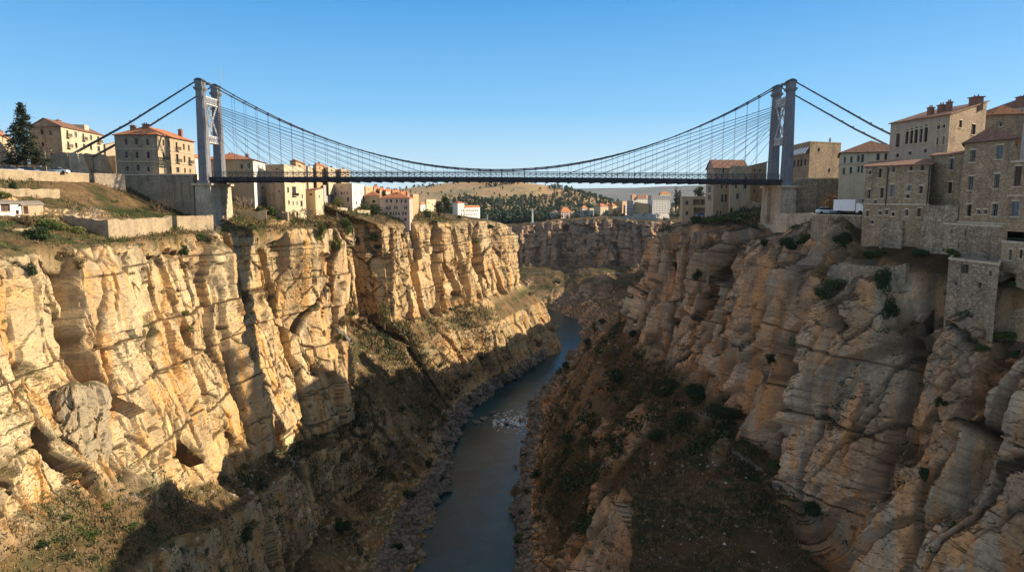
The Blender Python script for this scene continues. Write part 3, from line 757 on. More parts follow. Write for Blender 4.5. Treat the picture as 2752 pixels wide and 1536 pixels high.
wall_strip('parapet_wall', [(-112.2, 60, 1, 5.9), (-112.0, 150, 1, 5.9), (-112.4, 183, 2, 6.0)], .8, M['stoneL'], 'low pale parapet along the road edge below the conifer', cope=(1.0, .2))
wall_strip('corner_wall', [(-112.6, 186, -1, 6.4), (-107.0, 190.5, -1, 6.3)], 3, M['ashlar'], 'rounded pale stone block where the road parapet meets the approach wall')
wall_strip('ruined_wall', [(-90.5, 139, -9, -3.4), (-86, 138, -9, -4.0), (-80.6, 136.5, -12, -4.4), (-80.5, 148, -12, -4.5), (-80.8, 160, -12, -4.6), (-81.5, 163, -12, -4.3)], 1.2, M['stoneL'], 'sandy ruined enclosure wall on the cliff top left of the pier', rough=.4)
wall_strip('ruined_wall', [(-82.2, 167, -12, -4.5), (-81.5, 174, -12, -4.6), (-80.6, 183, -12, -4.7), (-82.5, 188, -12, -4.9)], 1.2, M['stoneL'], 'crumbling sandy wall between the dark doorway gap and the left pier', rough=.35)
wall_strip('terrace_wall', [(-84, 120, -9, -5.2), (-83.5, 108, -9, -5.6), (-84.5, 98, -9, -5.2)], .9, M['stoneL'], 'low rubble terrace wall below the green bushes at the left edge', rough=.25)
wall_strip('terrace_wall', [(-98, 112, -5, -1.2), (-97, 122, -5, -1.3), (-98, 132, -5, -1.0)], .6, M['stoneL'], 'long low field wall just below the white shed', rough=.15)
wall_strip('terrace_wall', [(-104, 130, -2, 2.0), (-104, 158, -2, 1.8)], .6, M['stoneL'], 'dry stone wall on the brown slope under the road', rough=.25)
# ------------------------------------------------------------------ buildings
T1 = (0, 180, 2.876); T2 = (500, 180, 2.876); T3 = (880, 440, 4.77); T4 = (1300, 460, 4.77); T5 = (1700, 180, 2.877); T6 = (2252, 250, 2.396)
def tx(T, x): return T[0] + x / T[2]
def ty(T, y): return T[1] + y / T[2]

def facade(root, wmb, A, B, z0, z1, wins, T, cen, lod, glass, trim):
    A = Vector((A[0], A[1], 0)); B = Vector((B[0], B[1], 0)); d = B - A; L = d.length; d.normalize()
    nr = Vector((d.y, -d.x, 0))
    if nr.dot(Vector((cen[0], cen[1], 0)) - A) > 0: nr = -nr
    ops = []
    for wdw in wins:
        x, y, w_, h_ = wdw[:4]; fl = wdw[4] if len(wdw) > 4 else ''
        rr = ray(tx(T, x), ty(T, y)); den = rr.dot(nr)
        if abs(den) < 1e-6: continue
        k = A.dot(nr) / den; p = rr * k; u = (p - A).dot(d); z = p.z
        dist = p.y; fore = abs(d.cross(rr.normalized()).length)
        wm_ = w_ / T[2] / F * dist / max(.25, abs(d.x * 1.0 - d.y * rr.x / rr.y)); hm_ = h_ / T[2] / F * dist * 1.0
        ops.append([u, z, max(.5, wm_), max(.6, hm_), fl])
    # keep clear of edges and of each other
    good = []
    for o in ops:
        o[2] = min(o[2], 6); 
        if o[0] - o[2] / 2 < .15 or o[0] + o[2] / 2 > L - .15:
            o[2] = min(o[2], 2 * (min(o[0], L - o[0]) - .2))
        if o[2] < .3 or o[1] + o[3] / 2 > z1 - .1 or o[1] - o[3] / 2 < z0 + .02: 
            if o[2] < .3: continue
            t_ = min(o[1] + o[3] / 2, z1 - .15); b_ = max(o[1] - o[3] / 2, z0 + .1)
            if t_ - b_ < .3: continue
            o[1] = (t_ + b_) / 2; o[3] = t_ - b_
        if any(abs(o[0] - g[0]) < (o[2] + g[2]) / 2 + .08 and abs(o[1] - g[1]) < (o[3] + g[3]) / 2 + .08 for g in good): continue
        good.append(o)
    us = sorted(set([0, L] + [g[0] - g[2] / 2 for g in good] + [g[0] + g[2] / 2 for g in good]))
    zs = sorted(set([z0, z1] + [g[1] - g[3] / 2 for g in good] + [g[1] + g[3] / 2 for g in good]))
    def pt(u, z, o=0): return tuple(A + d * u + nr * o + Vector((0, 0, z)))
    for j in range(len(zs) - 1):
        run = None
        for i in range(len(us) - 1):
            cu, cz = (us[i] + us[i + 1]) / 2, (zs[j] + zs[j + 1]) / 2
            hole = any(abs(cu - g[0]) < g[2] / 2 and abs(cz - g[1]) < g[3] / 2 for g in good)
            if not hole: run = run if run is not None else us[i]
            if (hole or i == len(us) - 2) and run is not None:
                e = us[i] if hole else us[i + 1]
                wmb.poly([pt(run, zs[j]), pt(e, zs[j]), pt(e, zs[j + 1]), pt(run, zs[j + 1])]); run = None
    for (u, z, w_, h_, fl) in good:
        a, b, c, e = u - w_ / 2, u + w_ / 2, z - h_ / 2, z + h_ / 2; q = -.28
        for (p0, p1, p2, p3) in (((a, c), (b, c), 0, 0), ((b, c), (b, e), 0, 0), ((b, e), (a, e), 0, 0), ((a, e), (a, c), 0, 0)):
            wmb.poly([pt(*p0), pt(*p1), pt(*p1, q), pt(*p0, q)])
        if 'o' in fl:       # open dark hole in a ruin
            hb = MB(); q2 = -1.6
            hb.poly([pt(a, c, q2), pt(b, c, q2), pt(b, e, q2), pt(a, e, q2)])
            for (p0, p1) in (((a, c), (b, c)), ((b, c), (b, e)), ((b, e), (a, e)), ((a, e), (a, c))): hb.poly([pt(*p0, q), pt(*p1, q), pt(*p1, q2), pt(*p0, q2)])
            hb.build('opening', M['stoneR'], root); continue
        nm = 'door' if 'd' in fl else 'window'
        pn = MB().poly([pt(a - .02, c - .02, -.26), pt(b + .02, c - .02, -.26), pt(b + .02, e + .02, -.26), pt(a - .02, e + .02, -.26)])
        gm = {'w': M['wood'], 's': M['bluegrey'], 'd': M['wood']}.get(next((k for k in fl if k in 'wsd'), ''), glass)
        if lod == 0:
            wo_ = pn.build(nm, gm, root)
        else:
            f = MB(); t = .09
            def rect(u0, u1, z0_, z1_, o0, o1):
                f.box(Vector(pt((u0 + u1) / 2, (z0_ + z1_) / 2, (o0 + o1) / 2)), (u1 - u0, abs(o1 - o0), z1_ - z0_), d, nr)
            rect(a, a + t, c, e, -.24, -.16); rect(b - t, b, c, e, -.24, -.16); rect(a + t, b - t, e - t, e, -.24, -.16); rect(a + t, b - t, c, c + t, -.24, -.16)
            if w_ > .8: rect(u - .035, u + .035, c + t, e - t, -.235, -.17)
            if h_ > 1.4: rect(a + t, u - .037, c + h_ * .6, c + h_ * .6 + .06, -.235, -.17)
            wo_ = f.build(nm, M['wood'] if rnd.random() < .5 else M['bluegrey'], root)
            pn.build('pane', gm, wo_)
            s = MB()
            for (u0, u1, z0_, z1_, dd) in ((a - .18, b + .18, c - .16, c - .002, .12),) + (((a - .14, b + .14, e + .002, e + .2, .05),) if lod > 1 else ()):
                s.box(Vector(pt((u0 + u1) / 2, (z0_ + z1_) / 2, (dd - .12) / 2)), (u1 - u0, dd + .12, z1_ - z0_), d, nr)
            s.build('sill', trim, wo_)
        if 'a' in fl:       # arched head: moulding ring and dark lunette above the opening
            r0 = w_ / 2; am = MB(); lm = MB(); K = 10; ring = [(math.cos(math.pi * k / K), math.sin(math.pi * k / K)) for k in range(K + 1)]
            lm.poly([pt(u + x_ * r0, e + y_ * r0, .02) for x_, y_ in ring])
            for k in range(K):
                (x0, y0), (x1, y1) = ring[k], ring[k + 1]; r1 = r0 + .16
                am.poly([pt(u + x0 * r0, e + y0 * r0, .12), pt(u + x1 * r0, e + y1 * r0, .12), pt(u + x1 * r1, e + y1 * r1, .12), pt(u + x0 * r1, e + y0 * r1, .12)])
                am.poly([pt(u + x0 * r0, e + y0 * r0, 0), pt(u + x1 * r0, e + y1 * r0, 0), pt(u + x1 * r0, e + y1 * r0, .12), pt(u + x0 * r0, e + y0 * r0, .12)])
                am.poly([pt(u + x0 * r1, e + y0 * r1, 0), pt(u + x1 * r1, e + y1 * r1, 0), pt(u + x1 * r1, e + y1 * r1, .12), pt(u + x0 * r1, e + y0 * r1, .12)])
            for xx in (a - .16, b + .001):
                am.box(Vector(pt(xx + .08, (c + e) / 2, .06)), (.155, .12, e - c), d, nr)
            am.build('arch', trim, wo_); lm.build('lunette', glass, wo_)
        if 'b' in fl:
            bl = MB(); bw = w_ / 2 + .55
            bl.box(Vector(pt(u, c - .1, .45)), (2 * bw, .9, .16), d, nr)
            bo = bl.build('balcony', trim, root); rb = MB()
            rb.bar(pt(u - bw, c + .92, .86), pt(u + bw, c + .92, .86), .07); rb.bar(pt(u - bw, c + .92, 0), pt(u - bw, c + .92, .86), .06); rb.bar(pt(u + bw, c + .92, 0), pt(u + bw, c + .92, .86), .06)
            nb = int(bw * 2 / .22)
            for k in range(nb + 1): rb.bar(pt(u - bw + 2 * bw * k / nb, c, .86), pt(u - bw + 2 * bw * k / nb, c + .92, .86), .04)
            for k in range(4):
                for ss in (-bw, bw): rb.bar(pt(u + ss, c, .2 * k + .1), pt(u + ss, c + .92, .2 * k + .1), .04)
            rb.build('railing', M['iron'], bo)
        if 'h' in fl:       # open shutters either side
            for ss in (-1, 1):
                MB().box(Vector(pt(u + ss * w_ * .78, z, .05)), (w_ * .48, .06, h_), d, nr).build('shutter', M['wood'], root)

BN = 0
def bld(T, label, L, C, Rr, top, bot, mat, roof='flat', rmat='roofs', rh=2.2, sink=4, wl=(), wr=(), lod=0, chim=(), oh=.45, name='stone_house', cat='house', group=None, matl=None, band=(), trim='trim'):
    ym = ty(T, (top + bot) / 2)
    p = [Vector((*pl(tx(T, q[0]), q[1], ym), 0)) for q in (L, C, Rr)]; p.append(p[0] + p[2] - p[1])
    z1 = zat(ty(T, top), C[1]); z0 = zat(ty(T, bot), C[1]) - sink
    cen = (p[0] + p[2]) / 2
    e = empty(name, (cen.x, cen.y, z0), label, cat, group)
    w = MB(); g = M['glass']; tm = M[trim]
    wL = MB() if matl else w  # own colour for facade L-C, darker where it paints shade
    facade(e, wL, p[0], p[1], z0, z1, wl, T, cen, lod, g, tm)
    facade(e, w, p[1], p[2], z0, z1, wr, T, cen, lod, g, tm)
    for i in (2, 3):
        a, b = p[i], p[(i + 1) % 4]; w.poly([(a.x, a.y, z0), (b.x, b.y, z0), (b.x, b.y, z1), (a.x, a.y, z1)])
    ax = (p[1] - p[0]); bx = (p[2] - p[1]); la, lb = ax.length, bx.length; ax.normalize(); bx.normalize()
    def C4(o, z): return [p[0] - ax * o - bx * o + Vector((0, 0, z)), p[1] + ax * o - bx * o + Vector((0, 0, z)), p[2] + ax * o + bx * o + Vector((0, 0, z)), p[3] - ax * o + bx * o + Vector((0, 0, z))]
    rf = MB(); rm = M[rmat]
    if roof == 'flat':
        w.poly([tuple(v) for v in C4(0, z1 - .35)])
        k = MB(); o1 = C4(.12, z1 - .05); o2 = C4(-.3, z1 - .05)
        for i in range(4):
            a, b = o1[i], o1[(i + 1) % 4]; c_, d_ = o2[i], o2[(i + 1) % 4]; up = Vector((0, 0, .28))
            k.poly([a, b, b + up, a + up]); k.poly([a + up, b + up, d_ + up, c_ + up]); k.poly([c_, d_, d_ + up, c_ + up]); k.poly([a, b, d_, c_])
        k.build('parapet', tm, e); rf.poly([tuple(v) for v in C4(-.31, z1 - .02)]); rf.build('roof', M['roofg'], e)
    else:
        E = C4(oh, z1 + .05); E2 = [v - Vector((0, 0, .2)) for v in E]
        along_a = (la >= lb) if roof == 'hip' else (roof == 'gableL')
        if roof in ('hip', 'gableL', 'gableR'):
            ins = min(la, lb) / 2 + oh if roof == 'hip' else 0
            up = Vector((0, 0, rh))
            if along_a:
                r0 = (E[0] + E[3]) / 2 + ax * ins + up; r1 = (E[1] + E[2]) / 2 - ax * ins + up
                fs = [(E[0], E[1], r1, r0), (E[2], E[3], r0, r1)]; ends = [(E[1], E[2], r1), (E[3], E[0], r0)]; gw = [(p[1], p[2]), (p[3], p[0])]
            else:
                r0 = (E[0] + E[1]) / 2 + bx * ins + up; r1 = (E[3] + E[2]) / 2 - bx * ins + up
                fs = [(E[1], E[2], r1, r0), (E[3], E[0], r0, r1)]; ends = [(E[0], E[1], r0), (E[2], E[3], r1)]; gw = [(p[0], p[1]), (p[2], p[3])]
            for f in fs: rf.poly(f); 
            if roof == 'hip':
                for f in ends: rf.poly(f)
            else:
                th = Vector((0, 0, .2))
                for gi, ((a, b), (ea, eb, r)) in enumerate(zip(gw, ends)):
                    if not (matl and roof == 'gableR' and gi == 0): w.poly([(a.x, a.y, z1), (b.x, b.y, z1), tuple(Vector(((a.x + b.x) / 2, (a.y + b.y) / 2, z1 + rh)))])
                    rf.poly([ea, r, r - th, ea - th]); rf.poly([eb, r, r - th, eb - th])
        else:   # shed rising to the back (away from edge L-C for shedA, from C-R for shedB)
            up = Vector((0, 0, rh))
            if roof == 'shedA': hi = (2, 3)
            else: hi = (3, 0)
            E = [E[i] + (up if i in hi else Vector((0, 0, 0))) for i in range(4)]; rf.poly(E)
            q = [Vector((p[i].x, p[i].y, z1 + (rh if i in hi else 0))) for i in range(4)]
            for i in range(4):
                j = (i + 1) % 4
                a, b = Vector((p[i].x, p[i].y, z1)), Vector((p[j].x, p[j].y, z1)); poly = [a, b]
                if q[j].z > z1 + .01: poly.append(q[j])
                if q[i].z > z1 + .01: poly.append(q[i])
                if len(poly) > 2: w.poly(poly)
            E2 = [v - Vector((0, 0, .2)) for v in E]
        for i in range(4):
            rf.poly([E2[i], E2[(i + 1) % 4], E[(i + 1) % 4], E[i]])
        rf.poly(list(reversed(E2)))
        ro = rf.build('roof', rm, e)
        if rmat != 'roofg' and C[1] < 270:
            gt = MB(); gE = [v - Vector((0, 0, .1)) for v in C4(oh + .06, z1)]
            gt.bar(gE[0], gE[1], .1); gt.bar(gE[1], gE[2], .1)
            if roof.startswith('gable') is False and roof == 'hip': gt.build('gutter', M['iron'], e)
    if matl:
        if roof == 'gableR': wL.poly([(p[0].x, p[0].y, z1), (p[1].x, p[1].y, z1), ((p[0].x + p[1].x) / 2, (p[0].y + p[1].y) / 2, z1 + rh)])
        wL.build('side_wall', M[matl], e)
    w.build('wall', M[mat], e)
    # horizontal string courses
    for y_ in band:
        zb = zat(ty(T, y_), C[1]); m = MB(); o1 = C4(.1, zb)
        for i in (0, 1): m.bar(o1[i], o1[i + 1], .16, .2)
        m.build('string_course', tm, e)
    for (fa, fb, sz, hh) in chim:
        q = p[0] + ax * la * fa + bx * lb * fb
        zc = z1 + rh * .5 if roof != 'flat' else z1
        if roof.startswith('shed'): zc = z1 + rh * (fb if roof == 'shedA' else 1 - fa)
        m = MB().box((q.x, q.y, zc + hh / 2 - .6), (sz, sz * .8, hh + 1.2), ax).box((q.x, q.y, zc + hh + .1), (sz * 1.25, sz, .18), ax)
        for k in (-.25, .25): m.tube([q + ax * sz * k + Vector((0, 0, zc + hh + .2)), q + ax * sz * k + Vector((0, 0, zc + hh + .6))], .13, 6)
        m.build('chimney', M['brickc'], e)
    return e, p, z0, z1

HG = 'houses of the old town on the left bank'
# --- left bank
bld(T1, 'pale cream house with a red roof behind the conifer at the left edge', (-200, 192), (-95, 188), (108, 236), 470, 700, 'cream', 'hip', 'roofs', 2.4, 6, wr=[(20, 560, 14, 40), (60, 560, 14, 40), (20, 690, 14, 36), (45, 610, 14, 36)], lod=1, chim=((.5, .7, 1.2, 1.2),), name='town_house')
e, p, z0, z1 = bld(T1, 'big house with a dark stone gable and a cream balconied side behind the conifer', (232, 208), (480, 204), (797, 233), 458, 735, 'cream', 'gableR', 'roofd', 2.6, 5,
    wl=[(325, 505, 20, 38), (390, 510, 16, 38), (402, 683, 16, 30), (330, 600, 18, 36)],
    wr=[(521, 515, 14, 50, 'b'), (585, 522, 18, 40, 's'), (644, 540, 14, 50, 'b'), (703, 546, 18, 38, 's'), (760, 562, 16, 50, 'b'), (528, 600, 16, 45, 'b'), (590, 606, 18, 38), (650, 612, 16, 34), (764, 634, 20, 40), (812, 640, 16, 30), (704, 622, 16, 36)], lod=1, chim=((.5, .3, 1.4, 1.4), (.3, .55, 1.2, 1.2), (.7, .8, 1, 1)), name='balconied_house', matl='stoneLd')  # gable away from the sun darkened by its material
m = MB(); m.poly([(p[0].x - .02, p[0].y - .06, z0), (p[1].x - .25, p[1].y - .06, z0), (p[1].x - .25, p[1].y - .06, z1 - .1), ((p[0].x + p[1].x) / 2, (p[0].y + p[1].y) / 2 - .06, z1 + 2.3), (p[0].x - .02, p[0].y - .06, z1 - .1)]) if False else None
dm = MB(); q = p[1] * .35 + p[2] * .65 + (p[0] - p[1]) * .3
dm.box((q.x, q.y, z1 + 1.1), (3.2, 4.2, 2.6), (p[2] - p[1])).build('dormer', M['cream'], e)
bld(T1, 'square brown stone house with an orange hipped roof beside the left tower', (893, 197), (1222, 196), (1503, 221), 522, 828, 'beige', 'hip', 'roofs', 3.0, 3,
    wl=[(975, 578, 18, 48), (1053, 578, 18, 50), (1140, 580, 20, 50), (977, 680, 22, 50), (1060, 682, 20, 50), (1146, 680, 22, 50), (985, 785, 18, 40), (1068, 780, 22, 50), (1146, 790, 20, 36)],
    wr=[(1262, 586, 12, 45), (1308, 595, 12, 48), (1365, 612, 14, 60, 'b'), (1421, 617, 12, 45), (1460, 626, 12, 45), (1267, 690, 14, 55, 'b'), (1314, 694, 12, 45), (1371, 705, 18, 60, 'b'), (1426, 712, 12, 50), (1465, 722, 16, 50, 'b'), (1275, 773, 10, 20), (1320, 790, 14, 40, 'd'), (1375, 795, 22, 40), (1430, 800, 12, 35), (1470, 803, 10, 30)],
    lod=1, chim=((.2, .25, 1.3, 1.5), (.55, .2, 1.3, 1.8), (.8, .85, 1.1, 1.7)), band=(632, 730), name='square_house', matl='stoneLd')  # front wall's shade painted as darker stone
bld(T1, 'dark low house squeezed between the anchorages and the square house', (770, 226), (896, 222), (905, 236), 690, 830, 'stoneLd', 'flat', rh=0, wl=[(827, 720, 18, 44), (850, 800, 20, 40)], name='low_house')
bld(T1, 'brown house roof peeping over the dark low house near the anchorages', (800, 262), (818, 256), (893, 268), 596, 700, 'beige', 'shedA', 'roofd', 1.6, name='small_house')
bld(T1, 'white narrow house just left of the left tower', (1500, 262), (1512, 258), (1600, 282), 700, 820, 'white', 'hip', 'roofs', 1.6, wr=[(1540, 740, 8, 24), (1545, 790, 8, 22)], name='narrow_house')
bld(T2, 'long orange roofed house behind the left tower with one sunlit white end', (120, 224), (525, 222), (627, 247), 714, 1062, 'white', 'hip', 'roofs', 2.6, 6,
    wl=[(235, 768, 22, 24), (485, 760, 22, 42), (430, 770, 18, 36)], wr=[(557, 770, 10, 28), (594, 775, 10, 20), (560, 922, 8, 35), (592, 932, 18, 12), (566, 1030, 12, 60, 'd'), (590, 1030, 12, 60, 'd'), (612, 1030, 10, 60, 'd')], lod=1, chim=((.45, .4, 1.1, 1.1), (.75, .5, 1, .9)), name='long_house', matl='beige')  # sunlit end coloured white, shaded front coloured beige
bld(T2, 'tall pale cliff edge house with open pillars at its foot', (622, 232), (765, 228), (925, 260), 755, 1222, 'cream', 'flat', sink=5, rh=0,
    wl=[(717, 960, 12, 14), (700, 790, 16, 14)], wr=[(789, 950, 14, 40), (835, 960, 44, 70, 'b'), (898, 998, 10, 28), (893, 1056, 18, 45), (796, 1046, 12, 30), (828, 1052, 9, 30), (858, 1052, 9, 30), (797, 1165, 26, 88, 'o'), (830, 1165, 22, 88, 'o'), (861, 1158, 18, 80, 'o')], lod=1, band=(1115,), name='tall_house', matl='stoneLd')  # darker material on the front stands for its shade
bld(T2, 'little turret house rising above the bridge deck', (806, 262), (850, 258), (926, 284), 725, 860, 'ochre', 'hip', 'roofs', .9, wl=[(830, 770, 14, 26)], wr=[(878, 775, 26, 30)], name='turret_house')
bld(T2, 'flat brown house between the tall house and the turret house', (640, 272), (770, 266), (812, 285), 760, 880, 'beige', 'flat', rh=0, wl=[(720, 790, 14, 20)], name='flat_house')
for (a, b, c, tp, Y, mt, rf, lb) in ((925, 945, 990, 768, 300, 'cream', 'flat', 'first pale block right of the turret house above the deck'), (985, 1010, 1088, 757, 318, 'ochre', 'hip', 'tallest tan house in the row seen over the deck'), (1080, 1100, 1182, 776, 330, 'cream', 'flat', 'flat cream house in the middle of the row over the deck'), (1175, 1200, 1268, 790, 345, 'beige', 'flat', 'last and lowest tan house of the row over the deck')):
    bld(T2, lb, (a, Y + 5), (b, Y), (c, Y + 22), tp, 920, mt, rf, 'roofs', 1.2, wr=[(b + (c - b) * .3, tp + 22, 8, 14), (b + (c - b) * .7, tp + 22, 8, 14)], chim=((.5, .4, .9, .9),), name='row_house', group=HG)
bld(T2, 'curved cream house with a deep eave just under the deck', (925, 266), (1000, 262), (1062, 283), 948, 1045, 'cream', 'shedA', 'roofd', 1.0, 5, wl=[(965, 985, 22, 12)], wr=[(1030, 1000, 12, 20)], name='terrace_house')
bld(T2, 'small grey house in shade beside the lilac house', (1040, 335), (1064, 325), (1122, 340), 916, 1015, 'greyb', 'flat', rh=0, wl=[(1050, 960, 8, 16)], name='grey_house')
bld(T3, 'lilac plastered house with a brilliant white side under the deck', (48, 342), (318, 334), (472, 366), 256, 545, 'white', 'flat', rh=0, sink=5,
    wl=[(104, 378, 16, 24), (180, 375, 20, 30), (212, 375, 12, 30), (251, 375, 14, 30), (181, 445, 18, 24), (262, 458, 24, 50), (180, 300, 18, 14)], wr=[(362, 305, 10, 25), (362, 370, 10, 35), (430, 322, 18, 14), (431, 372, 14, 60), (365, 418, 14, 10), (375, 500, 20, 40), (433, 480, 12, 60, 'b')], lod=1, name='lilac_house', matl='pink')  # light put into the colour: white lit side, rose shaded front
bld(T3, 'beige stepped house right behind the lilac house', (470, 374), (490, 368), (586, 390), 292, 420, 'ochre', 'flat', rh=0, wr=[(530, 330, 8, 20), (560, 345, 8, 16)], name='stepped_house')
k = 0
for (a, b, c, tp, Y, lb) in ((580, 600, 665, 312, 400, 'highest brown roofed house on the slope below the deck'), (655, 672, 742, 338, 405, 'second brown roofed house down the slope'), (735, 750, 822, 352, 412, 'third brown roofed house, beside a dark mast'), (812, 835, 932, 365, 398, 'wide brick coloured house below the mast'), (920, 940, 1050, 385, 402, 'lowest brown house of the slope, next to the wooded hill')):
    bld(T3, lb, (a, Y + 5), (b, Y), (c, Y + 22), tp, 470, ('ochre', 'beige', 'cream', 'ochre', 'beige')[k], 'hip', 'roofs', 1.6, wr=[(b + 14, tp + 26, 8, 14), (b + 38, tp + 28, 8, 14), (b + 60, tp + 30, 8, 12)], chim=((.6, .3, .9, 1.2), (.3, .7, .8, 1.4)), name='slope_house', group=HG); k += 1
bld(T3, 'shaded brown house with an orange roof left of the long pink house', (470, 362), (668, 356), (700, 372), 408, 605, 'stoneLd', 'hip', 'roofs', 2.2, 5, wl=[(520, 428, 16, 20), (595, 482, 40, 34), (560, 540, 18, 30)], name='shaded_house')
bld(T3, 'long rose plastered building with orange roof and four rows of windows', (672, 352), (1052, 348), (1098, 362), 440, 755, 'pink', 'hip', 'roofs', 2.9, 4,
    wl=[(x, 478, 24, 36) for x in (763, 817, 889, 950, 1003)] + [(765, 562, 22, 46, 'sb'), (803, 562, 22, 46, 's')] + [(x, 562, 18, 40, 'w') for x in (862, 890, 990, 1013)] + [(x, 637, 20, 40) for x in (758, 810, 845, 880, 915, 970, 1003)] + [(810, 708, 14, 24), (880, 708, 26, 48), (915, 708, 22, 48), (1000, 712, 28, 40)],
    wr=[(1075, 497, 8, 16)], lod=1, band=(520, 604), chim=((.55, .4, 1.0, 1.2), (.85, .5, .9, 1.4)), name='long_building')
bld(T3, 'tall narrow ochre house at the right end of the long rose building', (1062, 372), (1100, 366), (1172, 397), 392, 748, 'ochre', 'flat', rh=0, wr=[(1140, 715, 18, 40, 'o')], name='ochre_house')
bld(T3, 'tiny white house with an orange roof left of the dark tree', (1178, 414), (1194, 408), (1256, 430), 524, 610, 'white', 'hip', 'roofs', 1.4, wr=[(1225, 575, 14, 40)], name='tiny_house')
bld(T3, 'pale terraced house stepping down behind the dark tree', (1250, 440), (1268, 432), (1392, 462), 462, 560, 'cream', 'flat', rh=0, wr=[(1300, 500, 12, 20), (1345, 520, 12, 20)], name='terraced_house')
bld(T3, 'white institution block with a grid of small dark windows, taller part', (1606, 482), (1672, 470), (1756, 482), 505, 748, 'white', 'hip', 'roofs', 1.4, 5, wr=[(1690 + 13 * i, 545, 7, 12) for i in range(5)] + [(1714, 598, 12, 40), (1740, 600, 10, 30), (1718, 650, 12, 36), (1742, 655, 8, 22)], name='school_building')
bld(T3, 'white institution wing with rows of square windows and a red roof strip', (1745, 486), (1757, 481), (1955, 508), 562, 750, 'white', 'shedB', 'roofs', 1.3, 5, wr=[(1780 + 20 * i, 600, 11, 26) for i in range(8)] + [(1768 + 20 * i, 650, 10, 22) for i in range(8)] + [(1910, 700, 14, 34, 'd'), (1800, 700, 10, 22), (1840, 700, 10, 22)], name='school_wing', cat='building')
bld(T1, 'white shed with a wide pale door below the road at the left edge', (-150, 129), (-60, 124), (165, 131), 1052, 1142, 'white', 'shedB', 'roofg', .5, 3, wr=[(42, 1085, 72, 60, 'd'), (135, 1122, 24, 30)], lod=1, name='garden_shed', cat='shed')
bld(T1, 'lean to shelter with a curved dirty roof beside the white shed', (150, 134), (172, 131), (335, 139), 1062, 1142, 'beige', 'shedB', 'roofg', .6, 3, wr=[(200, 1105, 36, 60, 'o')], name='lean_to', cat='shed')

# --- town beyond the far cliff
CG = 'buildings of the distant town'
def far(lb, L, C, Rr, top, bot, mat, roof='flat', rm='roofs', rh=2.5, Y=860, rows=0, cols=0, colsl=0, nm='apartment_block', wh=(9, 12)):
    wr = []; wl = []
    for j in range(rows):
        y = top + (bot - top) * (j + .6) / (rows + .3)
        for i in range(cols): wr.append((C + (Rr - C) * (i + .5) / cols, y, wh[0], wh[1]))
        for i in range(colsl): wl.append((L + (C - L) * (i + .5) / colsl, y, wh[0], wh[1]))
    return bld(T4, lb, (L, Y + 12), (C, Y), (Rr, Y + 14), top, bot, mat, roof, rm, rh, 8, wl=wl, wr=wr, name=nm, cat='building', group=CG)
far('small white gabled house left of the lattice fronted block', 846, 884, 958, 532, 632, 'white', 'gableL', 'roofs', 3, 862, 2, 1, 2)
far('block with dark balconies and orange turret roofs at the far cliff edge', 952, 992, 1125, 522, 652, 'pink', 'hip', 'roofs', 6, 858, 5, 4, 1, wh=(20, 12))
far('cream house with an orange gable right of the balconied block', 1108, 1122, 1190, 545, 615, 'cream', 'gableL', 'roofs', 4, 872, 1, 2)
far('long low grey concrete building on the far cliff edge', 1190, 1404, 1414, 506, 604, 'greyb', 'flat', Y=866, rows=3, cols=0, colsl=8, wh=(14, 9))
far('grey sided block with a cream front and red roof above the far cliff', 1412, 1496, 1596, 452, 600, 'cream', 'hip', 'roofs', 4, 874, 3, 0, 3)
far('pale green sided block next to the red roofed cream block', 1590, 1652, 1708, 450, 556, 'cream', 'hip', 'roofs', 4, 892, 4, 0, 3)
far('narrow beige block in front of the ochre tower block', 1700, 1716, 1758, 464, 552, 'beige', 'flat', Y=884, rows=3, cols=2)
far('tall ochre and brown block with a jagged roof line', 1652, 1776, 1834, 388, 530, 'ochre', 'flat', Y=930, rows=4, cols=0, colsl=6)
far('tall grey apartment block with horizontal balconies', 1836, 1915, 1985, 378, 556, 'greyb', 'flat', Y=876, rows=6, cols=3, colsl=5, wh=(12, 9))
far('stepped white apartment block behind the grey one', 1925, 1962, 2102, 352, 452, 'white', 'hip', 'roofd', 5, 960, 4, 7, 2, wh=(11, 9))
far('low reddish brick building in front of the stepped white block', 1930, 2112, 2146, 428, 536, 'brick' if False else 'ochre', 'shedB', 'roofd', 3, 868, 1, 0, 3)
far('large white apartment block with six rows of windows', 2104, 2162, 2382, 374, 552, 'white', 'flat', Y=868, rows=7, cols=11, colsl=2, wh=(10, 12))
far('pale grey rooftop block rising behind the large white block', 2102, 2150, 2400, 314, 400, 'greyb', 'flat', Y=940, rows=2, cols=10, colsl=2)
far('small pale hut on the far cliff edge left of the column', 392, 404, 470, 676, 706, 'cream', 'flat', Y=850, nm='small_hut')
far('yellow hut right of the white column', 788, 806, 852, 640, 678, 'ochre', 'gableL', 'roofs', 2, 846, nm='small_hut')
for (xa, xb, ya, lb) in ((1640, 1905, 580, 'pale embankment wall under the ochre blocks'), (1915, 2210, 548, 'long pale quay wall below the large white block'), (1900, 2250, 600, 'lower grey embankment wall beside the shaded slope')):
    a = P(tx(T4, xa), ty(T4, ya), 838); b = P(tx(T4, xb), ty(T4, ya), 832)
    wall_strip('embankment_wall', [(a.x, a.y, a.z - 9, a.z), (b.x, b.y, b.z - 9, b.z)], 1.5, M['greyb'], lb)
k = 0
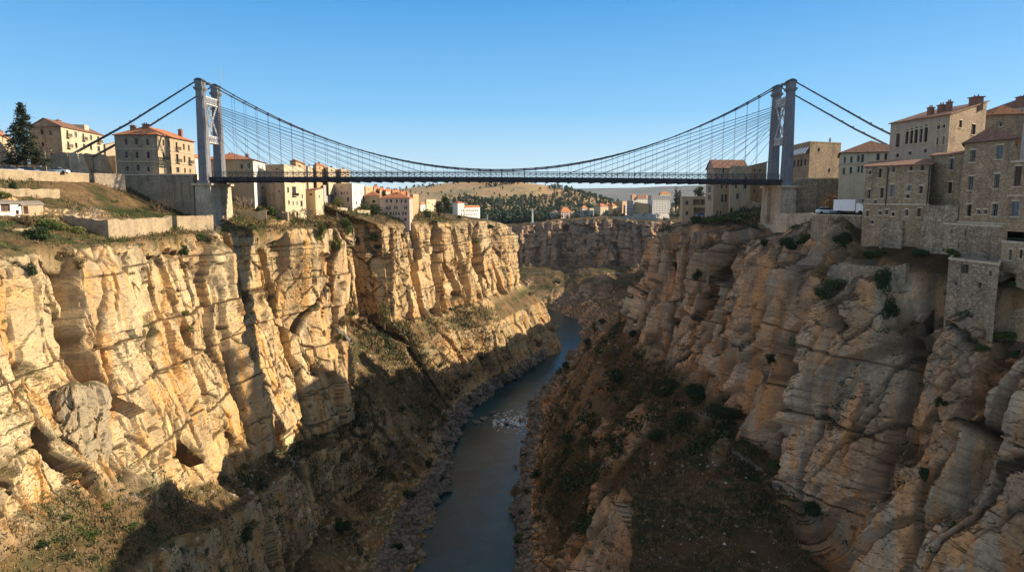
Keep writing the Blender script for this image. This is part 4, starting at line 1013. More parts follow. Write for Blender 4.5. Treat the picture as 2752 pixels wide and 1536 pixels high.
for (L_, C_, R_, tp, bt, mt, Y_, lb) in ((1230, 1262, 1330, 470, 505, 'pink', 905, 'small rose house behind the long grey building'), (1340, 1358, 1412, 478, 510, 'cream', 915, 'small cream house behind the long grey building, near the red roofs'), (1040, 1062, 1110, 505, 560, 'cream', 905, 'pale house just behind the balconied turret block'), (1705, 1725, 1775, 430, 470, 'white', 950, 'white house between the pale green block and the ochre tower'), (1790, 1812, 1850, 432, 520, 'pink', 900, 'slim rose block between the ochre tower and the grey block'), (2060, 2078, 2110, 330, 430, 'cream', 985, 'cream block squeezed behind the stepped white block'), (2240, 2262, 2400, 288, 330, 'cream', 1010, 'topmost pale block far behind the large white block'), (1445, 1462, 1500, 430, 470, 'ochre', 930, 'ochre house rising behind the red roofed cream block'), (1560, 1578, 1610, 425, 470, 'pink', 935, 'rose gable behind the pair of red roofed blocks'), (1880, 1900, 1960, 318, 380, 'beige', 990, 'beige tower house behind the tall grey block')):
    far(lb, L_, C_, R_, tp, bt + 30, mt, ('hip', 'flat', 'hip')[k % 3], 'roofs', 3, Y_, 3, 4, 2, wh=(8, 10)); k += 1
# white column with a small figure
a = P(tx(T4, 622), ty(T4, 690), 828); b = P(tx(T4, 622), ty(T4, 475), 828); H = b.z - a.z
e = empty('monument_column', a, 'white memorial column with a small figure on top at the far cliff edge', 'monument')
MB().prism((a.x, a.y), (2.6, 2.6), (2.3, 2.3), a.z - 4, a.z + 2.5).prism((a.x, a.y), (1.9, 1.9), (1.7, 1.7), a.z + 2.502, a.z + 4.2).build('plinth', M['white'], e)
MB().tube([(a.x, a.y, a.z + 4), (a.x, a.y, a.z + H * .5), (a.x, a.y, a.z + H * .8)], [1.25, 1.1, .95], 10).prism((a.x, a.y), (1.5, 1.5), (1.7, 1.7), a.z + H * .8, a.z + H * .84).build('shaft', M['white'], e)
MB().tube([(a.x, a.y, a.z + H * .84), (a.x, a.y, a.z + H * .9), (a.x, a.y, a.z + H * .95), (a.x, a.y, a.z + H * .96), (a.x, a.y, a.z + H)], [.9, .75, .6, .3, .35], 8).bar((a.x, a.y, a.z + H * .93), (a.x + 1.9, a.y, a.z + H), .35).build('figure', M['white'], e)
a = P(tx(T3, 2040), ty(T3, 790), 505)
e = empty('memorial_arch', a, 'small white memorial pillar on the tip of the lit bastion', 'monument')
MB().prism((a.x, a.y), (1.2, 1.2), (1.0, 1.0), a.z - 5, a.z + 1).prism((a.x + .6, a.y), (.55, .55), (.4, .4), a.z + 1.002, a.z + 8).build('pillar', M['white'], e)
MB().box((a.x - 2, a.y, a.z + 4.6), (4.4, .5, .5)).box((a.x - 4.2, a.y, a.z + 1.5), (.5, .5, 6)).build('frame', M['white'], e)
wall_strip('white_wall', [(a.x - 7, a.y + 3, a.z - 6, a.z + .6), (a.x + 8, a.y + 2, a.z - 6, a.z + .2), (a.x + 13, a.y + 6, a.z - 6, a.z - .6)], .8, M['white'], 'low white wall beside the memorial pillar on the bastion tip')
for (x0, x1, y0, Y0, Y1, h, lb) in ((1175, 1408, 705, 402, 420, 6, 'long pale garden wall under the dark tree'), (1385, 1560, 818, 392, 410, 3, 'pale low wall at the bastion rim below the twin trunks'), (1440, 1640, 738, 425, 440, 5, 'cream wall behind the twin tree trunks'), (1790, 1868, 742, 452, 458, 7, 'square cream wall pier below the white institution'), (120, 250, 560, 322, 328, 7, 'broken white garden wall left under the lilac house'), (380, 540, 590, 334, 340, 7, 'pale stepped garden wall right of the lilac house')):
    a = P(tx(T3, x0), ty(T3, y0), Y0); b = P(tx(T3, x1), ty(T3, y0 + 6), Y1)
    wall_strip('garden_wall', [(a.x, a.y, a.z - h, a.z), (b.x, b.y, b.z - h, b.z)], .7, M['stoneL'] if 'cream' in lb else M['cream'], lb, rough=.2)
for (x0, x1, y0, Y0, Y1, h, lb) in ((395, 620, 1110, 212, 214, 5, 'sandy retaining wall right of the left pier foot'), (690, 790, 1120, 224, 222, 8, 'pale foundation wall under the tall pillared house')):
    a = P(tx(T2, x0), ty(T2, y0), Y0); b = P(tx(T2, x1), ty(T2, y0), Y1)
    wall_strip('retaining_wall', [(a.x, a.y, a.z - h, a.z), (b.x, b.y, b.z - h, b.z)], .8, M['stoneL'], lb, rough=.3)

# --- right bank
bld(T5, 'low modern house with an open upper terrace right of the cypresses', (366, 300), (386, 286), (564, 284), 1003, 1160, 'beige', 'flat', rh=0, sink=6, wr=[(420, 1050, 24, 30), (495, 1045, 52, 42, 'o'), (542, 1045, 30, 42, 'o'), (515, 1115, 90, 54, 'o'), (420, 1130, 20, 30)], lod=1, name='terrace_house')
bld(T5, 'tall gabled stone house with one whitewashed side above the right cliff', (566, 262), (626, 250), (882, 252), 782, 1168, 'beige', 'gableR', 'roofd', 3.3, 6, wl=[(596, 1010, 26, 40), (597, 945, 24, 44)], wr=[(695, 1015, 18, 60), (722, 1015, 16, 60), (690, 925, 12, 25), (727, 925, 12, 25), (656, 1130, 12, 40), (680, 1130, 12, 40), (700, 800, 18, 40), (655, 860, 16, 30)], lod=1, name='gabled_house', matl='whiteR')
bld(T5, 'flat beige house against the right side of the tall gabled house', (748, 246), (757, 242), (912, 243), 768, 1050, 'beige', 'flat', rh=0, sink=12, wr=[(812, 1000, 22, 40), (870, 925, 24, 30), (800, 925, 16, 22), (765, 1112, 20, 44, 'o'), (880, 860, 16, 30)], lod=1, name='flat_house')
bld(T5, 'rusty stone house right behind the foot of the right tower', (908, 262), (914, 256), (1032, 254), 762, 1040, 'stoneR', 'shedA', 'roofd', 1.4, 9, wr=[(945, 800, 12, 24), (985, 800, 12, 24), (965, 1050, 16, 30, 'o'), (940, 960, 12, 30)], lod=1, name='stone_house')
e, p, z0, z1 = bld(T5, 'flat topped brown block with a row of white awnings right of the tower', (1212, 247), (1367, 226), (1606, 232), 578, 850, 'stoneR', 'flat', rh=0, sink=14, wl=[(1250, 750, 16, 50), (1280, 745, 16, 56), (1305, 742, 14, 56), (1225, 760, 12, 44), (1335, 735, 14, 50)], wr=[(1520, 800, 16, 30), (1440, 640, 16, 30)], lod=1, chim=((.3, .5, 1, .9), (.9, .7, .5, 1.2)), name='awning_block')
dd = (p[1] - p[0]).normalized(); nn = Vector((dd.y, -dd.x, 0)); nn = nn if nn.dot(p[0] - p[3]) > 0 else -nn; LL = (p[1] - p[0]).length
for k in range(7):
    u = LL * (k + .5) / 7; c = p[0] + dd * u; zz = zat(ty(T5, 650), 232)
    m = MB(); a_, b_ = c - dd * LL * .055, c + dd * LL * .055
    m.poly([a_ + nn * .1 + Vector((0, 0, zz + 1)), b_ + nn * .1 + Vector((0, 0, zz + 1)), b_ + nn * 1.2 + Vector((0, 0, zz - .6)), a_ + nn * 1.2 + Vector((0, 0, zz - .6))])
    m.poly([a_ + nn * 1.2 + Vector((0, 0, zz - .6)), b_ + nn * 1.2 + Vector((0, 0, zz - .6)), b_ + nn * 1.2 + Vector((0, 0, zz - 1.1)), a_ + nn * 1.2 + Vector((0, 0, zz - 1.1))])
    m.build('awning', M['cloth'], e)
bld(T6, 'cream two storey house with a red brown roof behind the approach wall', (5, 200), (14, 180), (420, 174), 385, 548, 'cream', 'hip', 'roofd', 3.4, 16, wr=[(44, 432, 14, 40), (87, 428, 16, 40), (132, 422, 16, 42), (158, 422, 18, 50), (258, 412, 20, 42), (308, 410, 18, 40), (38, 502, 14, 40), (83, 498, 16, 42), (132, 490, 14, 40), (155, 490, 14, 46)], lod=1, band=(455,), name='cream_house')
palace = bld(T6, 'grand old house with an arcade of five arches and four chimneys', (335, 143), (712, 127), (942, 136), 136, 420, 'stoneR', 'shedA', 'roofd', 3.6, 18,
    wl=[(446, 288, 22, 78, 'a'), (475, 284, 22, 82, 'a'), (505, 279, 24, 86, 'a'), (536, 274, 23, 86, 'a'), (568, 268, 25, 92, 'a'), (650, 220, 22, 24, 'a'), (684, 214, 18, 22, 'a'), (643, 310, 14, 44, 'a'), (682, 305, 14, 50, 'a'), (385, 305, 24, 85, 'w'), (382, 402, 18, 22), (464, 388, 18, 22), (561, 372, 18, 26)],
    wr=[(878, 107, 14, 45), (838, 112, 12, 35), (873, 235, 26, 65), (790, 200, 18, 46)], lod=2, matl='whiteR', chim=((.5, .3, 1.0, 1.3), (.62, .4, 1.2, 1.3), (.74, .4, .9, 1.6), (.96, .75, 1.9, 1.2)), name='arcaded_house', trim='cream')
bld(T6, 'dark stone house with a scrap of orange roof right of the arcaded house', (900, 163), (1000, 158), (1190, 156), 140, 300, 'stoneR', 'hip', 'roofs', 2.2, 24, wr=[(1050, 200, 14, 30)], lod=1, name='dark_house')
bld(T6, 'pale house with small arched windows at the top right corner', (940, 205), (1090, 196), (1420, 186), 96, 300, 'pink', 'hip', 'roofd', 2.2, 28, wr=[(1145, 130, 12, 24, 'a'), (1165, 128, 12, 24, 'a'), (1184, 126, 12, 24, 'a'), (1165, 185, 60, 26), (1110, 150, 14, 26)], lod=1, chim=((.9, .3, 2.2, 1.5),), name='pale_house')
er9, p9, z09, z19 = bld(T6, 'long four storey rubble stone tenement standing on the right cliff edge', (200, 133), (165, 118), (584, 108), 474, 900, 'stoneR', 'shedB', 'roofd', 1.6, 9,
    wr=[(205, 512, 8, 24), (271, 515, 18, 58), (357, 487, 18, 45), (471, 484, 14, 30), (544, 478, 16, 40), (199, 650, 12, 58), (283, 642, 20, 65), (349, 628, 24, 76, 's'), (460, 612, 14, 38, 's'), (535, 622, 18, 48), (449, 664, 8, 12), (189, 775, 10, 38), (271, 772, 12, 25), (313, 767, 14, 32), (355, 780, 8, 20), (443, 770, 14, 40, 'w'), (523, 768, 16, 56, 'w'), (240, 700, 8, 10), (220, 830, 8, 10), (300, 836, 8, 10)], lod=2, band=(714,), oh=.5, name='stone_tenement', cat='building')
# stone buttresses at its foot
dd = (p9[2] - p9[1]).normalized(); nn = Vector((dd.y, -dd.x, 0)); nn = nn if nn.x < 0 else -nn
for (u0, u1, zt, ob) in ((11.2, 16.2, -1.2, 2.4), (4.2, 7.6, -3.8, 1.3), (20.6, 22.6, -1.2, 1.6)):
    m = MB(); a_, b_ = p9[1] + dd * u0, p9[1] + dd * u1; zb = -15
    A = [a_ + nn * .02, b_ + nn * .02, b_ + nn * .5, a_ + nn * .5]; B = [a_ - dd * .5 + nn * .02, b_ + dd * .5 + nn * .02, b_ + dd * .5 + nn * ob, a_ - dd * .5 + nn * ob]
    A = [v + Vector((0, 0, zt)) for v in A]; B = [v + Vector((0, 0, zb)) for v in B]
    m.poly(A)
    for i in range(4): m.poly([B[i], B[(i + 1) % 4], A[(i + 1) % 4], A[i]])
    m.build('buttress', M['stoneR2'], er9)
bld(T6, 'recessed middle tenement with three tall windows one above another', (620, 124), (582, 112), (802, 104.5), 404, 840, 'stoneR', 'shedB', 'roofd', 1.2, 7, wr=[(730, 458, 26, 72), (720, 610, 26, 72), (708, 760, 24, 68)], lod=2, oh=.4, name='middle_tenement', cat='building')
bld(T6, 'highest stone tenement with six shuttered windows at the right', (830, 116), (797, 102.5), (1122, 94), 322, 832, 'stoneR', 'hip', 'roofd', 2.3, 5, wr=[(868, 405, 32, 75, 'w'), (1040, 380, 38, 85, 's'), (856, 580, 30, 86, 's'), (1023, 567, 32, 92, 'w'), (844, 755, 28, 76), (1010, 752, 34, 80), (905, 764, 12, 8), (950, 764, 18, 8)], lod=2, band=(828,), oh=.5, name='tall_tenement', cat='building')
bld(T6, 'tenement with brown boarded windows cut by the right edge', (1128, 105), (1096, 94), (1420, 86), 446, 840, 'stoneR', 'flat', rh=0, sink=1, wr=[(1157, 535, 46, 125, 'w'), (1143, 745, 46, 95, 's'), (1270, 535, 46, 120, 'w'), (1270, 745, 46, 90)], lod=2, band=(660,), name='edge_tenement', cat='building')
bld(T6, 'ruined arcaded basement storey under the tall tenement', (690, 116), (650, 105.5), (1045, 95), 842, 1090, 'stoneR2', 'flat', rh=0, sink=4, wr=[(702, 903, 20, 18, 'o'), (960, 990, 24, 24, 'o'), (1018, 910, 16, 60, 'o'), (735, 890, 12, 18, 'o'), (830, 905, 24, 60, 'o'), (780, 985, 14, 16, 'o'), (900, 1000, 14, 18, 'o')], lod=1, name='ruined_basement', cat='ruin', trim='stone' if False else 'trim')
bld(T6, 'roofless stone ruin on the rock below the tall tenement', (735, 104), (703, 97.5), (1030, 89), 1068, 1350, 'stoneR2', 'flat', rh=0, sink=4, wr=[(815, 1130, 50, 56, 'o'), (930, 1090, 56, 20, 'o'), (915, 1235, 12, 18, 'o'), (760, 1225, 10, 12, 'o'), (980, 1160, 14, 18, 'o')], lod=1, name='roofless_ruin', cat='ruin')
bld(T6, 'low stone house with a large dark opening at the bottom of the right edge', (1075, 99), (1038, 92), (1420, 83), 958, 1370, 'stoneR', 'flat', rh=0, sink=4, wr=[(1110, 1040, 18, 66, 's'), (1178, 1035, 18, 56), (1092, 1230, 96, 150, 'o'), (1240, 1060, 40, 70), (1280, 1240, 40, 100, 'o')], lod=2, name='lower_house')
for (A_, B_, t_, zt_, zb_, own) in ((p9[1], p9[2], .37, z19 - .3, -1.5, er9), (p9[1], p9[2], .985, z19 - .3, -3.6, er9)):
    q = A_.lerp(B_, t_) + nn * .12
    MB().tube([q + Vector((0, 0, zt_)), q + Vector((0, 0, zb_))], .09, 6).build('drainpipe', M['iron'], own)
def T6w(x, y, Y): q = P(tx(T6, x), ty(T6, y), Y); return (q.x, q.y, q.z - 3.2, q.z)
wall_strip('curved_wall', [T6w(12, 1092, 113), T6w(70, 1100, 111.5), T6w(130, 1108, 110), T6w(190, 1112, 108), T6w(260, 1118, 106), T6w(350, 1112, 104), T6w(450, 1095, 102)], .9, M['stoneR2'], 'curved rubble wall round the green ledge below the tenements', rough=.35)
wall_strip('bastion_wall', [(*pl(2190, 141, 600), -15, zat(578, 141)), (*pl(2252, 131, 600), -15, zat(579, 131)), (*pl(2326, 123.5, 600), -15, zat(581, 123.5))], 1.4, M['stoneR2'], 'stone bastion wall holding up the parking terrace with the truck', cope=(1.5, .2))
wall_strip('terrace_edge', [(*pl(2085, 178, 575), -9, zat(573, 178)), (*pl(2180, 168, 575), -9, zat(572, 168)), (*pl(2200, 145, 575), -9, zat(576, 145))], .7, M['ashlar'], 'thin white kerb wall between the right pier and the parking terrace')
wall_strip('foundation_wall', [(*pl(2016, 242, 560), -16, zat(540, 242)), (*pl(2045, 236, 560), -16, zat(545, 236))], 1.2, M['stoneR2'], 'ruined foundation wall left of the right pier', rough=.4)
# ------------------------------------------------------------------ vehicles
def car(x, y, z, rot, mat, label, kind='car', group=None):
    c, s = math.cos(rot), math.sin(rot)
    L, W = (4.3, 1.75) if kind == 'car' else (6.4, 2.2)
    e = empty('parked_' + kind, (x, y, z), label, kind, group)
    def q(a, b, h): return (x + a * c - b * s, y + a * s + b * c, z + h)
    def extr(prof, w, mt, nm, par, y0=0):
        m = MB(); A = [q(a, y0 - w / 2, h) for a, h in prof]; B = [q(a, y0 + w / 2, h) for a, h in prof]
        m.poly(A); m.poly(list(reversed(B)))
        for i in range(len(prof)): j = (i + 1) % len(prof); m.poly([A[j], A[i], B[i], B[j]])
        return m.build(nm, mt, par)
    if kind == 'car':
        b = extr([(-2.15, .3), (-2.15, .85), (-1.9, .95), (-1.75, 1.0), (1.0, .95), (1.95, .82), (2.15, .6), (2.15, .3)], W, mat, 'body', e)
        extr([(-1.8, .98), (-1.35, 1.42), (.25, 1.42), (1.0, .97)], W * .86, M['glass'], 'windows', e)
        extr([(-1.3, 1.425), (-1.2, 1.47), (.1, 1.47), (.2, 1.425)], W * .84, mat, 'roof', e)
        wx = (-1.35, 1.35)
    else:
        extr([(1.3, .45), (1.3, 2.2), (2.2, 2.2), (2.9, 1.4), (3.1, 1.2), (3.1, .45)], W * .92, mat, 'cab', e)
        extr([(2.25, 2.05), (2.9, 1.42), (2.93, 1.43), (2.28, 2.12)], W * .8, M['glass'], 'windscreen', e)
        extr([(-3.2, .75), (-3.2, 2.85), (1.15, 2.85), (1.15, .75)], W, M['carwhite'], 'cargo_box', e)
        extr([(-3.1, .5), (-3.1, .74), (1.29, .74), (1.29, .5)], W * .6, M['cardark'], 'chassis', e)
        wx = (-2.0, 2.2)
    for a in wx:
        for b_ in (-1, 1):
            r = .33 if kind == 'car' else .42
            MB().tube([q(a, b_ * (W / 2 - .2), r), q(a, b_ * (W / 2 + .02), r)], r, 12).build('wheel', M['tyre'], e)
    return e
def carp(px, py, Y, rot, mat, label, kind='car'):
    q = P(px, py, Y); car(q.x, q.y, q.z, rot, M[mat], label, kind)
carp(2290, 577, 129.5, R(-58), 'carwhite', 'white box truck parked on the terrace beside the stone tenement', 'truck')
carp(2222, 575, 150, R(-10), 'carwhite', 'white car parked under the approach wall left of the truck')
carp(2258, 577, 134.5, R(60), 'cardark', 'dark car in front of the box truck cargo box')
carp(2247, 576, 141, R(75), 'carblue', 'small blue car between the white car and the truck')
carp(400, 469, 193.5 + 6, R(2), 'carwhite', 'white car roof showing over the approach wall before the square house')
carp(160, 466, 172, R(5), 'carwhite', 'white car parked behind the road parapet near the conifer')
carp(178, 467, 180, R(0), 'cardark', 'dark car parked behind the parapet right of the white car')
carp(35, 464, 160, R(-4), 'carwhite', 'white car parked at the far left behind the parapet')
carp(78, 465, 166, R(4), 'carblue', 'blue car parked below the conifer')
q = P(1885, 582, 280); car(q.x, q.y, q.z, R(10), M['carblue'], 'pale blue car under the terrace of the low modern house')

# lamp and fence posts along the road parapet
fe = empty('railing_fence', (-112, 150, 6), 'thin dark picket railing along the road behind the parapet', 'fence')
m = MB()
for k in range(110):
    y = 120 + k * .58; m.bar((-113.2, y, 5.6), (-113.2, y, 7.3), .05)
m.bar((-113.2, 120, 7.25), (-113.2, 183.5, 7.25), .07); m.bar((-113.2, 120, 6.3), (-113.2, 183.5, 6.3), .05)
m.build('rails', M['iron'], fe)
def lamp(px, pyb, pyt, Y, label):
    a, b = P(px, pyb, Y), P(px, pyt, Y); e = empty('street_lamp', a, label, 'street lamp')
    MB().tube([a, Vector((a.x, a.y, b.z))], [.12, .07], 7).bar((a.x, a.y, b.z), (a.x + 1.0, a.y, b.z + .15), .07).build('post', M['steelw'], e)
    MB().box((a.x + 1.3, a.y, b.z + .12), (.7, .26, .14)).build('lamp_head', M['steelw'], e)
lamp(126, 468, 405, 178, 'pale street lamp between the conifer and the stone gable')
lamp(94, 470, 448, 168, 'short lamp post by the parapet in front of the conifer')
lamp(1921, 440, 418, 249, 'little lamp on the roof corner of the gabled house')
for (x, y0, y1, Y, sag, lb) in ((1052, 522, 506, 400, 0, 'dark aerial mast on the brown roofed slope house'),):
    a, b = P(x, y0, Y), P(x, y1, Y); MBm = MB().tube([a, b], .14, 5).bar(b - Vector((.9, 0, .6)), b + Vector((.9, 0, -.6)), .08)
    tag(MBm.build('roof_mast', M['iron']), lb, 'mast')

# ------------------------------------------------------------------ vegetation
nr_ = np.random.RandomState(5)
def leafcloud(centers, radii, count, size, squash=1., seed=0, up=.3):
    """numpy cloud of small leaf quads on lobes; returns verts, faces"""
    g = np.random.RandomState(seed)
    C_ = np.array(centers, float); Rr_ = np.array(radii, float)
    w_ = (Rr_[:, 0] * Rr_[:, 1]); w_ = w_ / w_.sum(); k = g.choice(len(C_), count, p=w_)
    d = g.normal(size=(count, 3)); d /= np.linalg.norm(d, axis=1, keepdims=True)
    r = (.55 + .5 * g.rand(count, 1) ** .6)
    p = C_[k] + d * r * Rr_[k]
    a = g.normal(size=(count, 3)); a /= np.linalg.norm(a, axis=1, keepdims=True)
    b = np.cross(a, d + .5 * g.normal(size=(count, 3))); b /= np.linalg.norm(b, axis=1, keepdims=True) + 1e-6
    s = size * (.6 + .8 * g.rand(count, 1))
    v = np.stack([p - a * s, p - b * s * .45, p + a * s, p + b * s * .45], 1).reshape(-1, 3)
    return v, np.arange(count * 4).reshape(-1, 4)
def npmesh(name, v, f, mat, parent=None):
    me = bpy.data.meshes.new(name); v = np.asarray(v, np.float32); f = np.asarray(f, np.int32)
    me.vertices.add(len(v)); me.vertices.foreach_set('co', v.reshape(-1)); me.loops.add(f.size); me.loops.foreach_set('vertex_index', f.reshape(-1))
    me.polygons.add(len(f)); me.polygons.foreach_set('loop_start', (np.arange(len(f)) * f.shape[1]).astype(np.int32)); me.polygons.foreach_set('loop_total', np.full(len(f), f.shape[1], np.int32))
    me.update(); me.materials.append(mat); me.shade_flat()
    o = bpy.data.objects.new(name, me); COL.objects.link(o)
    if parent: o.parent = parent; o.matrix_parent_inverse = parent.matrix_basis.inverted()
    return o
def bush(px, py, w_, h_, mat, label, dens=1., name='bush', cat='bush', group=None, size=None, Y=None, lobes=7):
    if Y is None:
        h = cast(px, py)
        if h is None: print('MISS', label); return
        c = h[0]; nrm_ = h[1] if h[1].dot(ray(px, py)) < 0 else -h[1]
    else: c = P(px, py, Y); nrm_ = Vector((0, 0, 1))
    dist = c.length; g = random.Random(hash((px, py)) & 0xffff)
    cs = []; rs = []
    for k in range(lobes):
        a = g.random() * 6.28; rr = g.random() ** .7 * w_ * .36
        hh = h_ * (.2 + .55 * g.random())
        off = nrm_ * (w_ * .12)
        cs.append((c.x + math.cos(a) * rr + off.x, c.y + math.sin(a) * rr + off.y, c.z + hh - h_ * .15)); q = .55 + .5 * g.random()
        rs.append((w_ * .26 * q, w_ * .26 * q, h_ * .28 * q))
    size = size or max(.12, dist * .0011)
    cnt = int(min(5200, dens * 5.5 * w_ * max(h_, w_ * .6) / (size * size) * .55))
    v, f = leafcloud(cs, rs, max(160, cnt), size, seed=(px * 7 + py) % 9999)
    o = npmesh(name, v, f, M[mat]); tag(o, label, cat, group); return o
def bare(px, py, w_, h_, mat, label, n=60, name='bare_shrub', cat='shrub', group=None):
    h = cast(px, py)
    if h is None: print('MISS', label); return
    c = h[0]; m = MB(); g = random.Random(px * 31 + py); t = max(.025, c.length * .00028)
    def br(p, d, L, r, lev):
        q = p + d * L; m.tube([p, p + d * L * .5 + Vector((g.uniform(-.1, .1), g.uniform(-.1, .1), 0)) * L, q], [r, r * .8, r * .55], 4, False)
        if lev > 0:
            for _ in range(3): 
                nd = (d + Vector((g.gauss(0, .5), g.gauss(0, .5), g.gauss(0, .35)))).normalized(); br(q, nd, L * g.uniform(.55, .85), r * .65, lev - 1)
    for k in range(max(3, n // 14)):
        a = g.random() * 6.28; d = Vector((math.cos(a) * w_ / h_ * .5, math.sin(a) * w_ / h_ * .5, 1)).normalized()
        br(c - Vector((0, 0, .2)) + Vector((math.cos(a), math.sin(a), 0)) * w_ * .12, d, h_ * .4, t * 1.8, 3)
    tag(m.build(name, M[mat]), label, cat, group)
def tree(px, pyb, pyt, Y, cw, mat, label, kind='broad', name='tree', dens=1., group=None):
    a = P(px, pyb, Y); b = P(px, pyt, Y); H = b.z - a.z; g = random.Random(px * 3 + pyt)
    e = empty(name, a, label, 'tree', group)
    dist = a.length; size = max(.13, dist * .0012)
    if kind == 'conifer':
        MB().tube([a - Vector((0, 0, 1)), a + Vector((0, 0, H * .5)), b], [.45, .28, .04], 8).build('trunk', M['bark'], e)
        V_ = []; n = 0; lim = MB()
        for k in range(26):
            t = k / 25; z = a.z + H * (.13 + .86 * t); r = cw / 2 * (1 - t) ** .85 * (.8 + .4 * g.random()) + .25
            nb = int(9 - 4 * t)
            for j in range(nb):
                an = g.random() * 6.28; rr = r * (.7 + .45 * g.random()); d = Vector((math.cos(an), math.sin(an), 0)); tip = Vector((a.x, a.y, z)) + d * rr - Vector((0, 0, rr * .22))
                lim.bar((a.x, a.y, z), tip, .07)
                nl = int(46 * rr / (cw / 2) + 14)
                for q in range(nl):
                    s = g.random() ** .7; p = Vector((a.x, a.y, z)).lerp(tip, s) + Vector((g.gauss(0, .32), g.gauss(0, .32), g.gauss(-.18, .22))) * (1.3 - .5 * s)
                    dd = Vector((g.gauss(0, 1), g.gauss(0, 1), g.gauss(-.3, .5))).normalized() * size * 1.5; bb = dd.cross(Vector((g.random(), g.random(), g.random()))).normalized() * size * .5
                    V_ += [p - dd, p - bb, p + dd, p + bb]
        lim.build('branches', M['bark'], e)
        v = np.array([tuple(x) for x in V_]); npmesh('crown', v, np.arange(len(v)).reshape(-1, 4), M[mat], e)
    else:
        m = MB(); m.tube([a - Vector((0, 0, 1.2)), a + Vector((.1, 0, H * .35)), a + Vector((.0, .1, H * .7))], [H * .035, H * .025, H * .012], 8)
        cs = []; rs = []
        for k in range(15 if kind == 'broad' else 10):
            if kind == 'broad':
                t = g.random(); an = g.random() * 6.28; rr = cw * .36 * g.random() ** .5 * math.sin(math.pi * (.18 + .75 * t))
                c = Vector((a.x + math.cos(an) * rr, a.y + math.sin(an) * rr, a.z + H * (.33 + .56 * t))); q = cw * .2 * (.7 + .5 * g.random()); rz = q * .85
            else:   # columnar
                t = k / 9; c = Vector((a.x + g.gauss(0, cw * .06), a.y, a.z + H * (.14 + .76 * t))); q = cw * .42 * math.sin(math.pi * (.2 + .68 * t)) * (.85 + .3 * g.random()); rz = H * .1
            cs.append(tuple(c)); rs.append((q, q, rz))
            m.tube([a + Vector((0, 0, H * .25)), a.lerp(c, .6) + Vector((0, 0, H * .12)), c], [H * .012, H * .009, H * .005], 5, False)
        m.build('trunk', M['bark'], e)
        v, f = leafcloud(cs, rs, int(min(6500, dens * 3.2 * cw * H / (size * size) * .6)), size, seed=px)
        npmesh('crown', v, f, M[mat], e)
tree(70, 452, 276, 172, 10.8, 'pine', 'tall dark green conifer at the left beside the stone gable', 'conifer', 'conifer_tree')
tree(1194, 598, 522, 398, 8.5, 'leafd', 'large dark double crowned tree at the centre behind the garden wall', 'broad', 'broadleaf_tree')
tree(1180, 596, 538, 404, 8, 'leafd', 'darker shorter tree overlapping the large tree on its left', 'broad', 'broadleaf_tree')
tree(1236, 612, 577, 432, 5.5, 'leafd', 'small dark tree in front of the white institution', 'broad', 'broadleaf_tree')
tree(1816, 565, 497, 330, 2.8, 'pine', 'taller of the two cypresses beside the low modern house', 'column', 'cypress_tree')
tree(1825, 565, 505, 335, 2.4, 'pine', 'shorter cypress just right of the tallest one', 'column', 'cypress_tree')
tree(1882, 545, 500, 300, 6, 'leafd', 'round green tree behind the low modern house against the whitewashed side', 'broad', 'broadleaf_tree')
tree(2234, 575, 520, 160, 4.6, 'leafo', 'pollarded rust coloured tree beside the truck', 'broad', 'pollard_tree', .5)
tree(2220, 575, 532, 166, 3.4, 'leafb', 'thin bare crowned tree left of the rust coloured tree', 'broad', 'pollard_tree', .35)
tree(1010, 588, 548, 300, 7, 'leafd', 'dark round tree right of the lilac house', 'broad', 'garden_tree')
tree(978, 568, 545, 296, 5, 'leaf', 'green garden tree below the white side of the lilac house', 'broad', 'garden_tree')
tree(1150, 590, 562, 380, 6, 'leafd', 'low dark tree right of the ochre house', 'broad', 'garden_tree')
tree(912, 552, 534, 282, 6, 'leafy', 'sunlit yellow green tree left under the lilac house', 'broad', 'garden_tree')
tree(1033, 878, 803, 285, 5.2, 'leafy', 'pale upright poplar like tree in the gully between the lit cliffs', 'column', 'young_tree')
tree(1475, 835, 790, 560, 5, 'leafy', 'thin yellowish poplar standing where the river bends', 'column', 'poplar_tree')
tree(1598, 905, 862, 480, 6.5, 'leafy', 'yellowing riverside tree beside the curved path', 'broad', 'riverside_tree')
tree(1578, 960, 905, 440, 9, 'leafd', 'dark riverside tree on the right bank below the path', 'broad', 'riverside_tree')
tree(1520, 1002, 968, 395, 5.5, 'leafd', 'black round tree overhanging the blue reach of river', 'broad', 'riverside_tree')
tree(1196, 1150, 1108, 305, 4.0, 'leafy', 'olive shrub tree on the left bank above the boulders', 'broad', 'riverside_tree')
tree(1382, 1346, 1300, 232, 3.5, 'leafb', 'brown leaning shrub tree at the right water edge', 'broad', 'riverside_tree')
